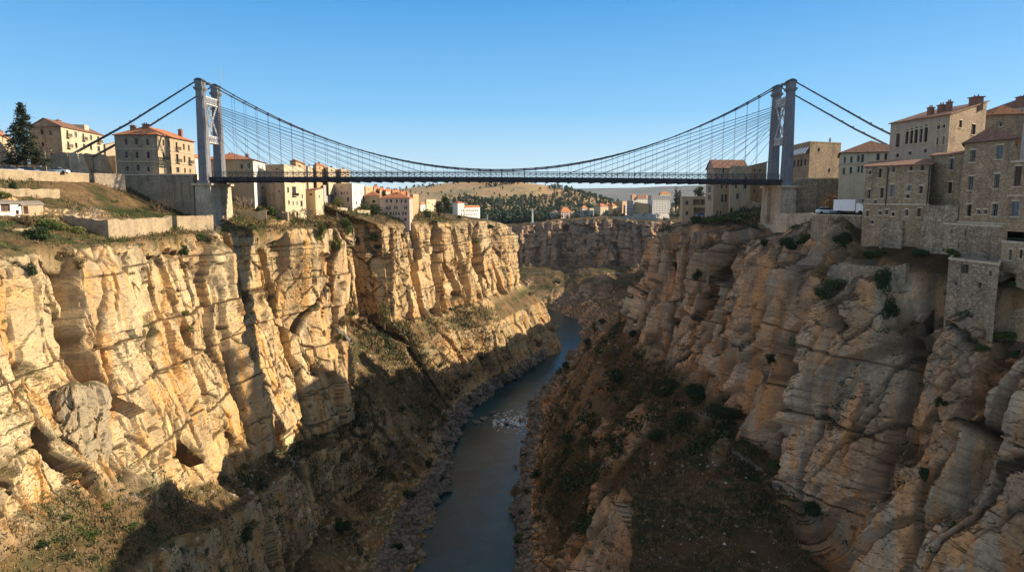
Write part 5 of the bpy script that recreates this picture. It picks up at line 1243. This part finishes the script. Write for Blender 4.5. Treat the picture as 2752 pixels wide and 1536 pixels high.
for a in (
 (92, 640, 4.6, 2.4, 'leafd', 'dark green bush cluster left of the ruined wall'), (130, 622, 5, 2.8, 'leaf', 'mid green bush just right of the dark cluster by the ruined wall'), (178, 622, 5.5, 2.2, 'leafy', 'bright green spreading bush touching the ruined wall corner'), (70, 600, 5, 2.4, 'leafb', 'brown dry bush below the white shed'),
 (20, 455, 6, 3, 'leaf', 'round green bushes beside the cars at the far left'), (38, 520, 3, 3.2, 'leafd', 'tall dark shrub on the slope above the white shed'), (5, 530, 4, 2.2, 'leafy', 'yellow green shrub above the white shed at the edge'),
 (485, 680, 4.2, 6.2, 'leafd', 'big dark green bush hanging on the cliff left of the pier'), (500, 722, 3, 2.2, 'leafb', 'dry olive tuft below the hanging green bush'), (540, 645, 4.5, 2.5, 'leaf', 'low green bush on the rim left of the pier foot'), (575, 648, 3.6, 2, 'leafb', 'brown bush on the rim touching the pier foot'),
 (500, 846, 2.2, 1.4, 'leafy', 'upper small bright tuft growing on the big lit face'), (507, 885, 2.6, 1.6, 'leafy', 'lower small bright tuft growing on the big lit face'), (215, 720, 2.6, 3.0, 'leafb', 'brown shrub in the dark cleft of the left cliff'), (85, 735, 1.8, 2.2, 'leafd', 'small blue green shrub on the far left cliff face'), (160, 690, 4, 1.6, 'leafb', 'dry grass mound above the dark cleft'),
 (728, 655, 3.6, 2.6, 'leaf', 'green bush on the lit rim right of the pier'), (668, 628, 4, 2.2, 'leafb', 'dry shrub beside the right foot of the pier'), (725, 575, 4.5, 3.4, 'leaf', 'fresh green bush before the long orange roofed house'), (700, 572, 3.5, 2.6, 'leafd', 'darker bush beside the fresh green bush'),
 (860, 645, 4.2, 7, 'leafy', 'yellow green creeper spilling down the corner of the near cliff'), (880, 620, 5.5, 5.5, 'leafb', 'round brown bush on the rim between the houses and the recess'), (905, 670, 4.2, 5, 'leafy', 'olive bush hanging at the top of the recess'), (935, 625, 7, 8.5, 'leaf', 'largest deep green bush over the grey recess'), (958, 655, 5, 5.5, 'leafd', 'dark green bush right of the largest deep green bush'), (1000, 645, 6, 5, 'leaf', 'green bush on top of the black crevice'), (1015, 668, 5, 4, 'leafd', 'dark bush drooping into the black crevice'),
 (915, 870, 6, 3.4, 'leafb', 'dry brown bush at the left of the gully floor'), (945, 848, 6, 4, 'leafy', 'yellow green bush at the foot of the grey recess'), (970, 865, 6, 4.2, 'leafb', 'feathery olive bush in the middle of the gully'), (1005, 850, 5.5, 3.6, 'leafy', 'bright green bush left of the pale poplar like tree'), (1062, 905, 4, 2.2, 'leafy', 'low olive bush right below the pale poplar like tree'), (912, 912, 3.4, 3, 'leafy', 'vivid green tuft at the edge of the near cliff above the spur'), (1070, 965, 4.4, 2.0, 'leafy', 'spiky grass clump on the lit talus'), (1000, 940, 3.4, 2.0, 'leafb', 'small dry bush on the bare talus track'), (1180, 985, 3.2, 2.6, 'leafd', 'dark round bush at the shadow edge on the talus'),
 (1425, 792, 5, 3, 'leafy', 'glowing yellow green bush on the end of the sunlit spur'), (1080, 635, 6, 2.4, 'leafb', 'brown scrub on the rim under the rose building'), (1210, 625, 5, 3, 'leaf', 'green bush on the bastion rim beside the pale wall'), (1275, 650, 5, 2.6, 'leafy', 'grassy green bush on the bastion shoulder'), (1310, 612, 7, 3, 'leafd', 'dark shrubs by the memorial pillar'), (1170, 600, 4, 2.6, 'leafd', 'dark shrub hugging the long garden wall'),
 (190, 1290, 3, 1.8, 'leafb', 'brown tuft below the grey rock block at lower left'), (178, 1395, 2.2, .9, 'leaf', 'small round green plant on the lower left terrace'), (245, 1440, 2.6, .8, 'leaf', 'spreading green plant in the middle of the lower left terrace'), (110, 1465, 2.6, .9, 'leafd', 'dark green plant at the lower left corner terrace'), (290, 1360, 2.2, .8, 'leafy', 'yellow green plant under the ochre ledge'), (345, 1420, 2.4, .9, 'leaf', 'green plant near the edge of the lower left terrace'), (250, 1040, 2.4, .9, 'leafy', 'grass cushion on top of the grey rock block'), (640, 1330, 3, 1.6, 'leafy', 'sunlit olive bush near the shadow edge on the lower ledge'), (560, 1390, 3.4, 1.8, 'leafb', 'dry brush at the border of sun and shade on the lower ledge'), (660, 1440, 5, 3.4, 'leafd', 'black green bush in the shaded lower corner below the ledge'), (945, 1150, 4, 7, 'leafd', 'dark tall shrub behind the spur of the near cliff'), (905, 1420, 7, 6, 'leafd', 'dark thicket at the foot of the near cliff by the river'),
 (1930, 600, 7, 3.0, 'leaf', 'green shrubs under the tall gabled house'), (1985, 592, 7, 2.8, 'leafd', 'dark green shrubs under the flat beige house'), (1870, 600, 6, 3, 'leafd', 'dark bush under the low modern house'), (1795, 620, 5, 4, 'leafd', 'dark bushes at the left tip of the right cliff'), (2120, 668, 6, 3.2, 'leafd', 'big dark bush below the right pier'), (2165, 650, 5, 2.6, 'leaf', 'grassy bush between the right pier and the bastion wall'), (2060, 660, 4, 2, 'leafd', 'dark shrub left of the right pier foot'),
 (2220, 745, 5, 3.6, 'leafb', 'reddish brown leafless thicket left of the curved wall'), (2270, 660, 5, 3.6, 'leafd', 'dark thicket at the foot of the bastion wall'), (2300, 690, 4.5, 3.0, 'leafb', 'grey brown thicket under the long tenement'), (2240, 770, 4.2, 2.2, 'leaf', 'bright green grassy bush below the curved wall'), (2220, 800, 3.4, 2.6, 'leafd', 'dark bush on the shoulder of the rock pillar'), (2370, 780, 3.0, 4.4, 'leafd', 'tall black bush in the gully between rock pillars'), (2385, 850, 2.6, 4.4, 'leafd', 'black climbing bush lower in the gully between rock pillars'), (2350, 690, 3.6, 1.8, 'leafd', 'green shrub at the base of the tenement buttress'), (2480, 690, 4, 1.6, 'leafd', 'dark grass bank under the middle tenement'), (2555, 688, 3, 1.6, 'leaf', 'green bush on the ruined basement'), (2560, 800, 2.2, 2, 'leaf', 'green bush left of the roofless ruin foot'), (2700, 905, 3.6, 1.2, 'leaf', 'bright green grass patch at the right edge'), (2650, 940, 2.8, 1.0, 'leaf', 'green grass tuft below the bright patch at the right edge'), (2730, 960, 2.6, 1.2, 'leafd', 'darker grass at the right edge above the rocks'),
 (2070, 975, 3.4, 2.6, 'leafd', 'dark bush on a ledge halfway down the right cliff'), (1870, 745, 3.6, 4, 'leafd', 'dark bush in a hollow of the shaded cliff'), (1815, 720, 3, 3, 'leafd', 'small dark bush high on the tip of the right cliff'), (2530, 1090, 1.8, 1.6, 'leafd', 'small bush on the near right rock face'), (2480, 1290, 1.6, 2.6, 'leafd', 'green streak of plants low on the near right rock'), (2130, 930, 2.2, 1.6, 'leaf', 'green tuft growing above the orange face'),
 (1800, 1060, 10, 5, 'leafd', 'broad dark thicket high on the right slope'), (1880, 1070, 11, 5, 'leafd', 'darkest thicket directly under the orange cliff'), (1950, 1110, 9, 5, 'leafd', 'thicket filling the corner below the cliff foot'), (1840, 1140, 10, 5, 'leafd', 'middle thicket on the right slope'), (1770, 1180, 7, 3.4, 'leafd', 'lower thicket above the grassy knoll'), (1910, 1165, 6, 4, 'leafb', 'bare grey bushes above the path bend'), (1690, 1090, 6, 3, 'leafb', 'brown scrub clump in the middle of the right slope'), (1450, 1280, 4, 3.4, 'leafd', 'dark bush over the right bank cliff'), (1420, 1330, 3.4, 3, 'leafd', 'second dark bush lower on the right bank'), (1385, 1260, 3, 3, 'leafb', 'feathery bare bush leaning over the water'), (2080, 1250, 4, 1.6, 'leaf', 'green patch of plants beside the grey path'), (2190, 1370, 5, 2, 'leafd', 'dark plants at the edge of the knoll'), (1700, 905, 5, 4, 'leafd', 'dark bushes above the ridge near the tip of the right cliff'), (1640, 950, 5, 4, 'leafb', 'brown bushes on the ridge line'), (1500, 760, 8, 4, 'leafd', 'dark bushes on the slope above the river bend'), (1690, 720, 9, 4, 'leafd', 'dark thicket beside the upper path'), (1620, 870, 9, 6, 'leafd', 'dark trees on the bend of the curved path'), (1260, 1010, 3.5, 2.4, 'leafd', 'shaded bush over the dark river terrace'), (1080, 1030, 3.6, 3.4, 'leafd', 'deep green bush in the shaded ravine'), (1150, 1250, 5, 4, 'leafd', 'shaded bush on the left bank above the water'), (1100, 1340, 5, 4, 'leafd', 'shaded bush leaning over the left bank'), (1060, 1200, 4, 2.4, 'leafd', 'dark bush in the middle of the shaded left talus')):
    bush(*a)
for a in ((560, 640, 5, 4, 'barkpale', 'pale leafless tree in front of the left pier and approach wall'), (225, 600, 6, 4.5, 'barkpale', 'large pale bare tree between the shed and the ruined wall'), (450, 575, 5, 4.6, 'bark', 'leafless brown tree against the approach wall'), (430, 572, 4, 4, 'bark', 'smaller leafless tree left of the brown one at the wall'), (845, 600, 7, 6, 'bark', 'bare brown tree right of the pillared house'), (815, 590, 5, 5, 'bark', 'bare tree touching the pillared house'), (1030, 605, 5, 6, 'bark', 'rosy bare tree at the foot of the rose building'), (660, 565, 6, 5, 'barkpale', 'pale twiggy tree right of the left pier'), (355, 1350, 4, 2.6, 'barkpale', 'tangled pale dead shrub on the lower left terrace'), (420, 1370, 4, 2.6, 'barkpale', 'second tangled dead shrub nearer the shadow edge'), (1050, 1260, 6, 9, 'barkpale', 'dead white tree trunk in the shaded left talus'), (1650, 980, 3, 6, 'bark', 'bare slender tree on the right ridge'), (2285, 640, 5, 5, 'bark', 'leafless thicket tree under the bastion wall'), (1870, 1150, 5, 5, 'barkpale', 'pale bare shrub above the path on the right slope'), (1465, 1085, 3, 4, 'leafo', 'russet bare shrub by the rapids')):
    bare(*a)

# grass, scrub and loose stones over the slopes (too many to count)
def scatter(name, G, V, lo, hi, n, kind, mat, label, soil, smin=.3, seed=1, dens_noise=None, size=(.1, .3), maxd=420, region=None):
    g = np.random.RandomState(seed); nu, nvv = V.shape
    vcols = np.where((V[0] > lo) & (V[0] < hi))[0]
    i = g.randint(0, nu - 1, n); j = vcols[g.randint(0, len(vcols), n)]
    P0 = G[i, j]; sm = soil[i, j]; k = (sm > smin) & (P0[:, 1] < maxd) & (P0[:, 2] > -108.5)
    if region: k &= (P0[:, 1] > region[0]) & (P0[:, 1] < region[1])
    if dens_noise: k &= (fbm(P0[:, 0] / dens_noise, P0[:, 1] / dens_noise, seed, 3) + .35 * (g.rand(n) - .5)) > .02
    P0 = P0[k]; n = len(P0); dist = np.linalg.norm(P0, axis=1)
    s = (size[0] + (size[1] - size[0]) * g.rand(n)) * np.clip(dist / 130., .7, 2.4)
    if kind == 'clump':
        K = 46; r = np.repeat(s, K)[:, None]
        dd = g.normal(size=(n * K, 3)); dd /= np.linalg.norm(dd, axis=1, keepdims=True); dd[:, 2] = np.abs(dd[:, 2]) * .75
        c = np.repeat(P0, K, 0) + dd * r * (.45 + .6 * g.rand(n * K, 1)) * np.repeat(.7 + .7 * g.rand(n, 3), K, 0)
        a = g.normal(size=(n * K, 3)); a /= np.linalg.norm(a, axis=1, keepdims=True); b = np.cross(a, dd + .4 * g.normal(size=(n * K, 3))); b /= np.linalg.norm(b, axis=1, keepdims=True) + 1e-6
        v = np.stack([c - a * r * .22, c - b * r * .1, c + a * r * .22, c + b * r * .1], 1).reshape(-1, 3); f = np.arange(len(v)).reshape(-1, 4)
    elif kind == 'blade':
        K = 5; P1 = np.repeat(P0, K, 0) + g.normal(size=(n * K, 3)) * np.array([.5, .5, .1]) * np.repeat(s, K)[:, None] * 1.6; S = np.repeat(s, K)[:, None]
        d = g.normal(size=(n * K, 3)) * .55 + np.array([0, 0, 1.]); w_ = np.cross(d, g.normal(size=(n * K, 3))); w_ /= np.linalg.norm(w_, axis=1, keepdims=True) + 1e-6
        v = np.stack([P1 - w_ * S * .22, P1 + w_ * S * .22, P1 + d * S], 1).reshape(-1, 3); f = np.arange(len(v)).reshape(-1, 3)
    else:
        base = np.array([(-1, -1, -.6), (1, -1, -.6), (1, 1, -.6), (-1, 1, -.6), (-.6, -.7, .5), (.7, -.5, .6), (.5, .7, .45), (-.7, .6, .6)])
        Fq = np.array([(4, 5, 6, 7), (0, 1, 5, 4), (1, 2, 6, 5), (2, 3, 7, 6), (3, 0, 4, 7)])
        a = g.rand(n) * 6.28; c_, s_ = np.cos(a), np.sin(a); B = base[None] * (1 + .35 * g.normal(size=(n, 8, 3))) * (s[:, None, None] * (.5 + .9 * g.rand(n, 1, 3)))
        X = B[..., 0] * c_[:, None] - B[..., 1] * s_[:, None]; Y_ = B[..., 0] * s_[:, None] + B[..., 1] * c_[:, None]
        v = np.stack([X, Y_, B[..., 2]], -1) + P0[:, None]; v = v.reshape(-1, 3); f = (Fq[None] + (np.arange(n) * 8)[:, None, None]).reshape(-1, 4)
    tag(npmesh(name, v, f, M[mat]), label, name.split('_')[-1], kind='stuff')
M['stone'] = plain('loose_limestone', (.34, .29, .235), .95, .4, .4); M['stoneg'] = plain('river_boulders', (.16, .14, .115), .9, .35, .5)
scatter('dry_grass', GL, VL, .9, 4.6, 26000, 'blade', 'leafb', 'dry yellow grass on the left plateau and rim', soilL, .3, 1, 16, (.16, .45))
scatter('green_grass', GL, VL, .9, 4.6, 22000, 'blade', 'leaf', 'green grass patches on the left plateau', soilL, .3, 7, 13, (.16, .42))
scatter('dry_scrub', GL, VL, 5.7, 9.2, 52000, 'blade', 'leafb', 'dry brown scrub on the left talus', soilL, .2, 2, 10, (.18, .5))
scatter('green_scrub', GL, VL, 5.7, 9.2, 30000, 'blade', 'leafd', 'dark green scrub on the left talus', soilL, .2, 3, 9, (.18, .5))
scatter('dark_grass', GR, VR, .9, 4.8, 42000, 'blade', 'leafd', 'dark grass on the right plateau ledges', soilR, .3, 4, 9, (.14, .4))
scatter('brown_scrub', GR, VR, 5.8, 10.2, 80000, 'blade', 'leafb', 'brown scrub on the right slope', soilR, .2, 5, 9, (.12, .42))
scatter('dark_scrub', GR, VR, 5.8, 10.2, 80000, 'blade', 'leafd', 'dark green scrub on the right slope', soilR, .2, 6, 7, (.12, .42))
scatter('loose_stones', GR, VR, 5.8, 10.2, 5200, 'stone', 'stone', 'pale loose stones on the right slope', soilR, .1, 8, 8, (.05, .28))
scatter('scree_stones', GL, VL, 5.6, 9.5, 6500, 'stone', 'stone', 'pale loose stones on the left talus', soilL, .1, 9, 8, (.06, .3))
scatter('bank_rubble', GL, VL, 8.6, 9.6, 7000, 'stone', 'stoneg', 'grey rubble along the left river bank', soilL, -1, 10, None, (.25, .95), 460)
scatter('shore_rubble', GR, VR, 9.4, 10.6, 6000, 'stone', 'stoneg', 'grey rubble along the right river bank', soilR, -1, 12, None, (.2, .8), 460)
scatter('green_shrubs', GL, VL, .9, 4.5, 900, 'clump', 'leaf', 'low green shrubs dotted over the left plateau', soilL, .3, 21, 12, (.4, 1.1))
scatter('brown_shrubs', GL, VL, .9, 4.5, 1100, 'clump', 'leafb', 'low brown shrubs dotted over the left plateau', soilL, .3, 22, 10, (.35, .9))
scatter('talus_shrubs', GL, VL, 5.8, 9.3, 2000, 'clump', 'leafd', 'dark low shrubs over the left talus', soilL, .15, 23, 9, (.35, 1.2))
scatter('dry_shrubs', GL, VL, 5.8, 9.0, 2600, 'clump', 'leafb', 'dry low shrubs over the left talus', soilL, .15, 24, 11, (.3, 1.0))
scatter('slope_shrubs', GR, VR, 5.8, 10.4, 4200, 'clump', 'leafd', 'dark low shrubs over the right slope', soilR, .15, 25, 8, (.3, 1.1))
scatter('russet_shrubs', GR, VR, 5.8, 10.2, 3600, 'clump', 'leafb', 'dry russet shrubs over the right slope', soilR, .15, 26, 10, (.25, .9))
scatter('ledge_shrubs', GR, VR, .9, 4.6, 1500, 'clump', 'leafd', 'dark shrubs on the ledges under the houses of the right bank', soilR, .25, 27, 8, (.35, 1.1))
scatter('thicket', GR, VR, 6.1, 8.4, 1500, 'clump', 'leafd', 'dark green thicket filling the upper right slope under the orange cliff', soilR, -1, 31, 14, (1.0, 2.6), 420, (138, 236))
scatter('knoll_thicket', GR, VR, 5.9, 7.4, 500, 'clump', 'leafd', 'dark green undergrowth on the back of the knoll beside the path', soilR, -1, 33, 9, (.6, 1.6), 420, (60, 125))
scatter('crevice_plants', GR, VR, 3.4, 5.6, 420, 'clump', 'leafd', 'dark green plants rooted in the joints of the right cliff', soilR, -1, 34, 7, (.4, 1.3), 300)
scatter('wall_plants', GL, VL, 3.7, 5.2, 330, 'clump', 'leaf', 'small green plants rooted in the joints of the left cliff', soilL, -1, 35, 9, (.25, .8), 400)
rb_ = random.Random(9)
for k in range(30):
    side = k % 2; Yb = 195 + 9.5 * k * .9
    G_, V_ = (GL, VL) if side == 0 else (GR, VR)
    jj = np.argmin(np.abs(V_[0] - (8.75 if side == 0 else 9.75))); ii_ = np.argmin(np.abs(G_[:, jj, 1] - Yb)); c = G_[ii_, jj]
    w_ = rb_.uniform(2.2, 4.6); sz = max(.13, Yb * .0011)
    cs = [(c[0] + rb_.gauss(0, w_ * .22), c[1] + rb_.gauss(0, w_ * .22), c[2] + w_ * rb_.uniform(.15, .5)) for _ in range(6)]; rs = [(w_ * .27, w_ * .27, w_ * .22)] * 6
    v, f = leafcloud(cs, rs, int(min(2600, 3.2 * w_ * w_ / (sz * sz))), sz, seed=300 + k)
    tag(npmesh('riverside_bush', v, f, M[('leafd', 'leaf', 'leafb')[k % 3]]), 'bush growing at the foot of the %s bank by the water' % ('left' if side == 0 else 'right'), 'bush', 'bushes along the %s river bank' % ('left' if side == 0 else 'right'))
# larger boulders at the rapids and in the shallows
bg = 'boulders at the rapids'
def boulder(x, y, z, s, mat='stoneg', label=None, group=None, seed=0):
    g = np.random.RandomState(seed); bm_v = []; nth, nph = 9, 12
    for i in range(nth + 1):
        th = math.pi * i / nth
        for j in range(nph):
            ph = 2 * math.pi * j / nph; d = np.array([math.sin(th) * math.cos(ph), math.sin(th) * math.sin(ph), math.cos(th)])
            r = 1 + .28 * math.sin(3 * d[0] + seed) * math.cos(2.3 * d[1] + seed * 2) + .22 * math.sin(5 * d[2] + 3 * d[0] + seed)
            q = d * r; q = np.sign(q) * np.abs(q) ** .8
            bm_v.append((x + q[0] * s[0], y + q[1] * s[1], z + q[2] * s[2]))
    f = [(i * nph + j, (i + 1) * nph + j, (i + 1) * nph + (j + 1) % nph, i * nph + (j + 1) % nph) for i in range(nth) for j in range(nph)]
    m = MB(); m.v = bm_v; m.f = f
    return tag(m.build('boulder', M[mat]), label, 'boulder', group)
for k in range(10):
    h = P(1300 + k * 9.5 + rnd.uniform(-6, 6), 1105 + rnd.uniform(-8, 40), 320); d = ray(1262 + (k % 8) * 20 + rnd.uniform(-5, 5), 1118 + rnd.uniform(-14, 44)); t = -109.7 / d.z; q = d * t
    boulder(q.x, q.y, -109.4, (rnd.uniform(.9, 2.4), rnd.uniform(.9, 2.0), rnd.uniform(.6, 1.1)), label='rounded grey boulder standing in the water at the rapids', group=bg, seed=k)
for k, (px, py, s, lb) in enumerate(((1415, 1182, 2.6, 'flat dark slab in the pool just below the rapids'), (1152, 1415, 1.4, 'low grey rock in the water at the left bank'), (1128, 1490, 2.0, 'pale pinkish slab at the water edge bottom left of the river'), (1118, 1460, 1.2, 'small brown stone on the left water line'))):
    d = ray(px, py); q = d * (-109.5 / d.z); boulder(q.x, q.y, -109.5, (s, s * .8, s * .4), 'stoneg', lb, seed=40 + k)
# detached block leaning on the left wall
h = cast(215, 1190)
if h is not None:
    c = h[0]
    for k, (dx, dy, dz, s, lb) in enumerate(((.3, -1.6, 1.5, (2.0, 2.9, 9.0), 'big grey rock flake leaning against the lit left cliff'), (.1, 3.4, 1.0, (1.9, 2.6, 8.4), 'second grey rock flake right of the big leaning one'))):
        g = np.random.RandomState(70 + k); nz, na = 70, 60; V_ = []
        zz, aa = np.meshgrid(np.linspace(-1, 1, nz), np.linspace(0, 2 * math.pi, na, endpoint=False), indexing='ij')
        prof = np.clip(1 - np.abs(zz) ** 3.2, 0, 1) ** .5 * (1 + .25 * (zz + .2)); cx, sx = np.cos(aa), np.sin(aa)
        X = np.sign(cx) * np.abs(cx) ** .7; Yy = np.sign(sx) * np.abs(sx) ** .7
        f1, f2, cid = worley(aa * 1.6 + 20 * k, zz * 3.2, 600 + k); n_ = 1 + .5 * (cid - .5) - .16 * (1 - sstep(0, .15, f2 - f1)) + .3 * fbm(np.cos(aa) * 1.7 + 5, zz * 2.5 + np.sin(aa), 610 + k, 5, .6)
        X = c.x + dx + X * s[0] * prof * n_; Yy = c.y + dy + Yy * s[1] * prof * n_; Z = c.z + dz + zz * s[2]
        v = np.stack([X, Yy, Z], -1).reshape(-1, 3); ii = np.arange(nz * na).reshape(nz, na); ir = np.roll(ii, -1, 1)
        f = np.stack([ii[:-1], ir[:-1], ir[1:], ii[1:]], -1).reshape(-1, 4)
        tag(npmesh('rock_flake', v, f, M['flake']), lb, 'rock')

# paths laid as real strips following the terrain
def path(name, pts, w_, mat='dirtpath'):
    Q = []
    for k in range(len(pts) - 1):
        for q in range(14):
            t = q / 14; h = cast(pts[k][0] * (1 - t) + pts[k + 1][0] * t, pts[k][1] * (1 - t) + pts[k + 1][1] * t)
            if h is not None and (not Q or (h[0] - Q[-1]).length < 22): Q.append(h[0].copy())
    if len(Q) < 3: print('PATH MISS', name); return
    for _ in range(2): Q = [Q[0]] + [(Q[i - 1] + Q[i] * 2 + Q[i + 1]) / 4 for i in range(1, len(Q) - 1)] + [Q[-1]]
    m = MB(); L_ = []; R_ = []
    for i, p_ in enumerate(Q):
        d = (Q[min(i + 1, len(Q) - 1)] - Q[max(i - 1, 0)]); d.z = 0; d.normalize(); n_ = Vector((-d.y, d.x, 0)) * w_ / 2 * (1 + .25 * math.sin(i * 1.7) + .2 * math.sin(i * .61))
        L_.append(p_ + n_ + Vector((0, 0, .14))); R_.append(p_ - n_ + Vector((0, 0, .14)))
    dn = Vector((0, 0, -1.2))
    for i in range(len(Q) - 1):
        m.poly([L_[i], L_[i + 1], R_[i + 1], R_[i]]); m.poly([R_[i], R_[i + 1], R_[i + 1] + dn, R_[i] + dn]); m.poly([L_[i + 1], L_[i], L_[i] + dn, L_[i + 1] + dn])
    tag(m.build(name, M[mat]), kind='structure')
path('path', [(1960, 1205), (2020, 1245), (2080, 1290), (2125, 1335)], 1.2)
path('footpath', [(1420, 735), (1500, 728), (1560, 722), (1640, 732), (1742, 742)], 3.2)
path('river_path', [(1600, 860), (1618, 885), (1632, 912)], 3.4)
path('track', [(905, 880), (960, 935), (1020, 985), (1090, 1030)], 2.2)

# woods on the hills
def woods():
    g = np.random.RandomState(77); n = 26000
    y = 860 + (3000 - 860) * g.rand(n) ** 1.4; u = -.32 + .75 * g.rand(n); x = u * y
    m = fbm(x / 210, y / 260, 880, 3) + .25 * fbm(x / 40, y / 40, 881, 2)
    k = (m > .2) | (g.rand(n) < .05) | ((y > 1950) & (m > .05)) | ((y < 1020) & (m > .0)) ; x, y = x[k], y[k]; z = hill_z(x, y); n = len(x)
    h = 3 + 9 * g.rand(n) ** 1.5; K = 14
    d = g.normal(size=(n, K, 3)); d /= np.linalg.norm(d, axis=2, keepdims=True)
    c = np.stack([x, y, z + h * .5], -1)[:, None] + d * np.stack([h * .36, h * .36, h * .5], -1)[:, None] * (.5 + .5 * g.rand(n, K, 1))
    a = g.normal(size=(n, K, 3)); a /= np.linalg.norm(a, axis=2, keepdims=True); b = np.cross(a, d); b /= np.linalg.norm(b, axis=2, keepdims=True) + 1e-6
    s = (h * .24)[:, None, None]
    v = np.stack([c - a * s, c - b * s * .7, c + a * s, c + b * s * .7], 2).reshape(-1, 3)
    tag(npmesh('wood', v, np.arange(len(v)).reshape(-1, 4), M['leafd']), 'dark woodland covering the far hills', 'forest', kind='stuff')
woods()
for k in range(26):
    x_ = 1395 + (k * 53) % 440; yb = 588 + rnd.uniform(-3, 12); tree(int(x_), yb, yb - rnd.uniform(12, 24), 838 + rnd.uniform(-4, 30), 9, 'leafd', 'dark tree among the buildings on top of the far cliff', 'broad', 'town_tree', .35, 'trees on top of the far cliff')
# ------------------------------------------------------------------ light
SUN_EL = R(25); SUN_AZ = R(9)            # azimuth measured from +X towards +Y
sd = Vector((math.cos(SUN_EL) * math.cos(SUN_AZ), math.cos(SUN_EL) * math.sin(SUN_AZ), math.sin(SUN_EL)))
sl = bpy.data.lights.new('sun', 'SUN'); sl.energy = 5; sl.angle = R(.5); sl.color = (1, .84, .62)
so = bpy.data.objects.new('sun', sl); COL.objects.link(so); so.rotation_euler = (-sd).to_track_quat('-Z', 'Y').to_euler(); so.location = (0, 0, 200)
w = bpy.data.worlds.new('World'); SC.world = w; w.use_nodes = True
nt = w.node_tree; sky = nt.nodes.new('ShaderNodeTexSky'); sky.sky_type = 'NISHITA'; sky.sun_disc = False
sky.sun_elevation = SUN_EL; sky.sun_rotation = math.pi / 2 - SUN_AZ
sky.air_density = 1.0; sky.dust_density = .1; sky.ozone_density = 1.6; sky.altitude = 800
tc = nt.nodes.new('ShaderNodeTexCoord'); sx = nt.nodes.new('ShaderNodeSeparateXYZ'); nt.links.new(tc.outputs['Generated'], sx.inputs[0])
rp = nt.nodes.new('ShaderNodeValToRGB'); nt.links.new(sx.outputs[2], rp.inputs[0]); e_ = rp.color_ramp.elements
while len(e_) > 1: e_.remove(e_[-1])
stops = [(0, (.37, .50, .58)), (.05, (.27, .44, .57)), (.12, (.115, .33, .56)), (.27, (.02, .20, .47)), (.40, (.12, .215, .38)), (.6, (.22, .25, .29)), (1, (.29, .29, .29))]
e_[0].position = 0; e_[0].color = (*stops[0][1], 1)
for p_, c_ in stops[1:]:
    x_ = e_.new(p_); x_.color = (*c_, 1)
vm = nt.nodes.new('ShaderNodeVectorMath'); vm.operation = 'SCALE'; vm.inputs['Scale'].default_value = 1 / .12; nt.links.new(rp.outputs[0], vm.inputs[0])
mx = nt.nodes.new('ShaderNodeMix'); mx.data_type = 'RGBA'; mx.inputs[0].default_value = .86
nt.links.new(sky.outputs[0], mx.inputs[6]); nt.links.new(vm.outputs[0], mx.inputs[7])
nt.links.new(mx.outputs[2], nt.nodes['Background'].inputs[0]); nt.nodes['Background'].inputs[1].default_value = .12
# thin air between here and the hills
hz = MB().box((0, 4700, 110), (14000, 9600, 450)); 
hm_ = bpy.data.materials.new('thin_air'); hm_.use_nodes = True; hn = hm_.node_tree; hn.nodes.remove(hn.nodes['Principled BSDF'])
pv = hn.nodes.new('ShaderNodeVolumePrincipled'); pv.inputs['Density'].default_value = .00003; pv.inputs['Color'].default_value = (.72, .84, 1, 1); pv.inputs['Anisotropy'].default_value = .2
hn.links.new(pv.outputs[0], hn.nodes['Material Output'].inputs['Volume'])
USE_HAZE = True
if USE_HAZE: tag(hz.build('haze', hm_), kind='stuff')
SC.view_settings.view_transform = 'Standard'; SC.view_settings.look = 'None'; SC.view_settings.gamma = 1; SC.view_settings.exposure = .76
SC.render.engine = 'CYCLES'; SC.render.resolution_x = 1024; SC.render.resolution_y = 571
SC.cycles.diffuse_bounces = 4
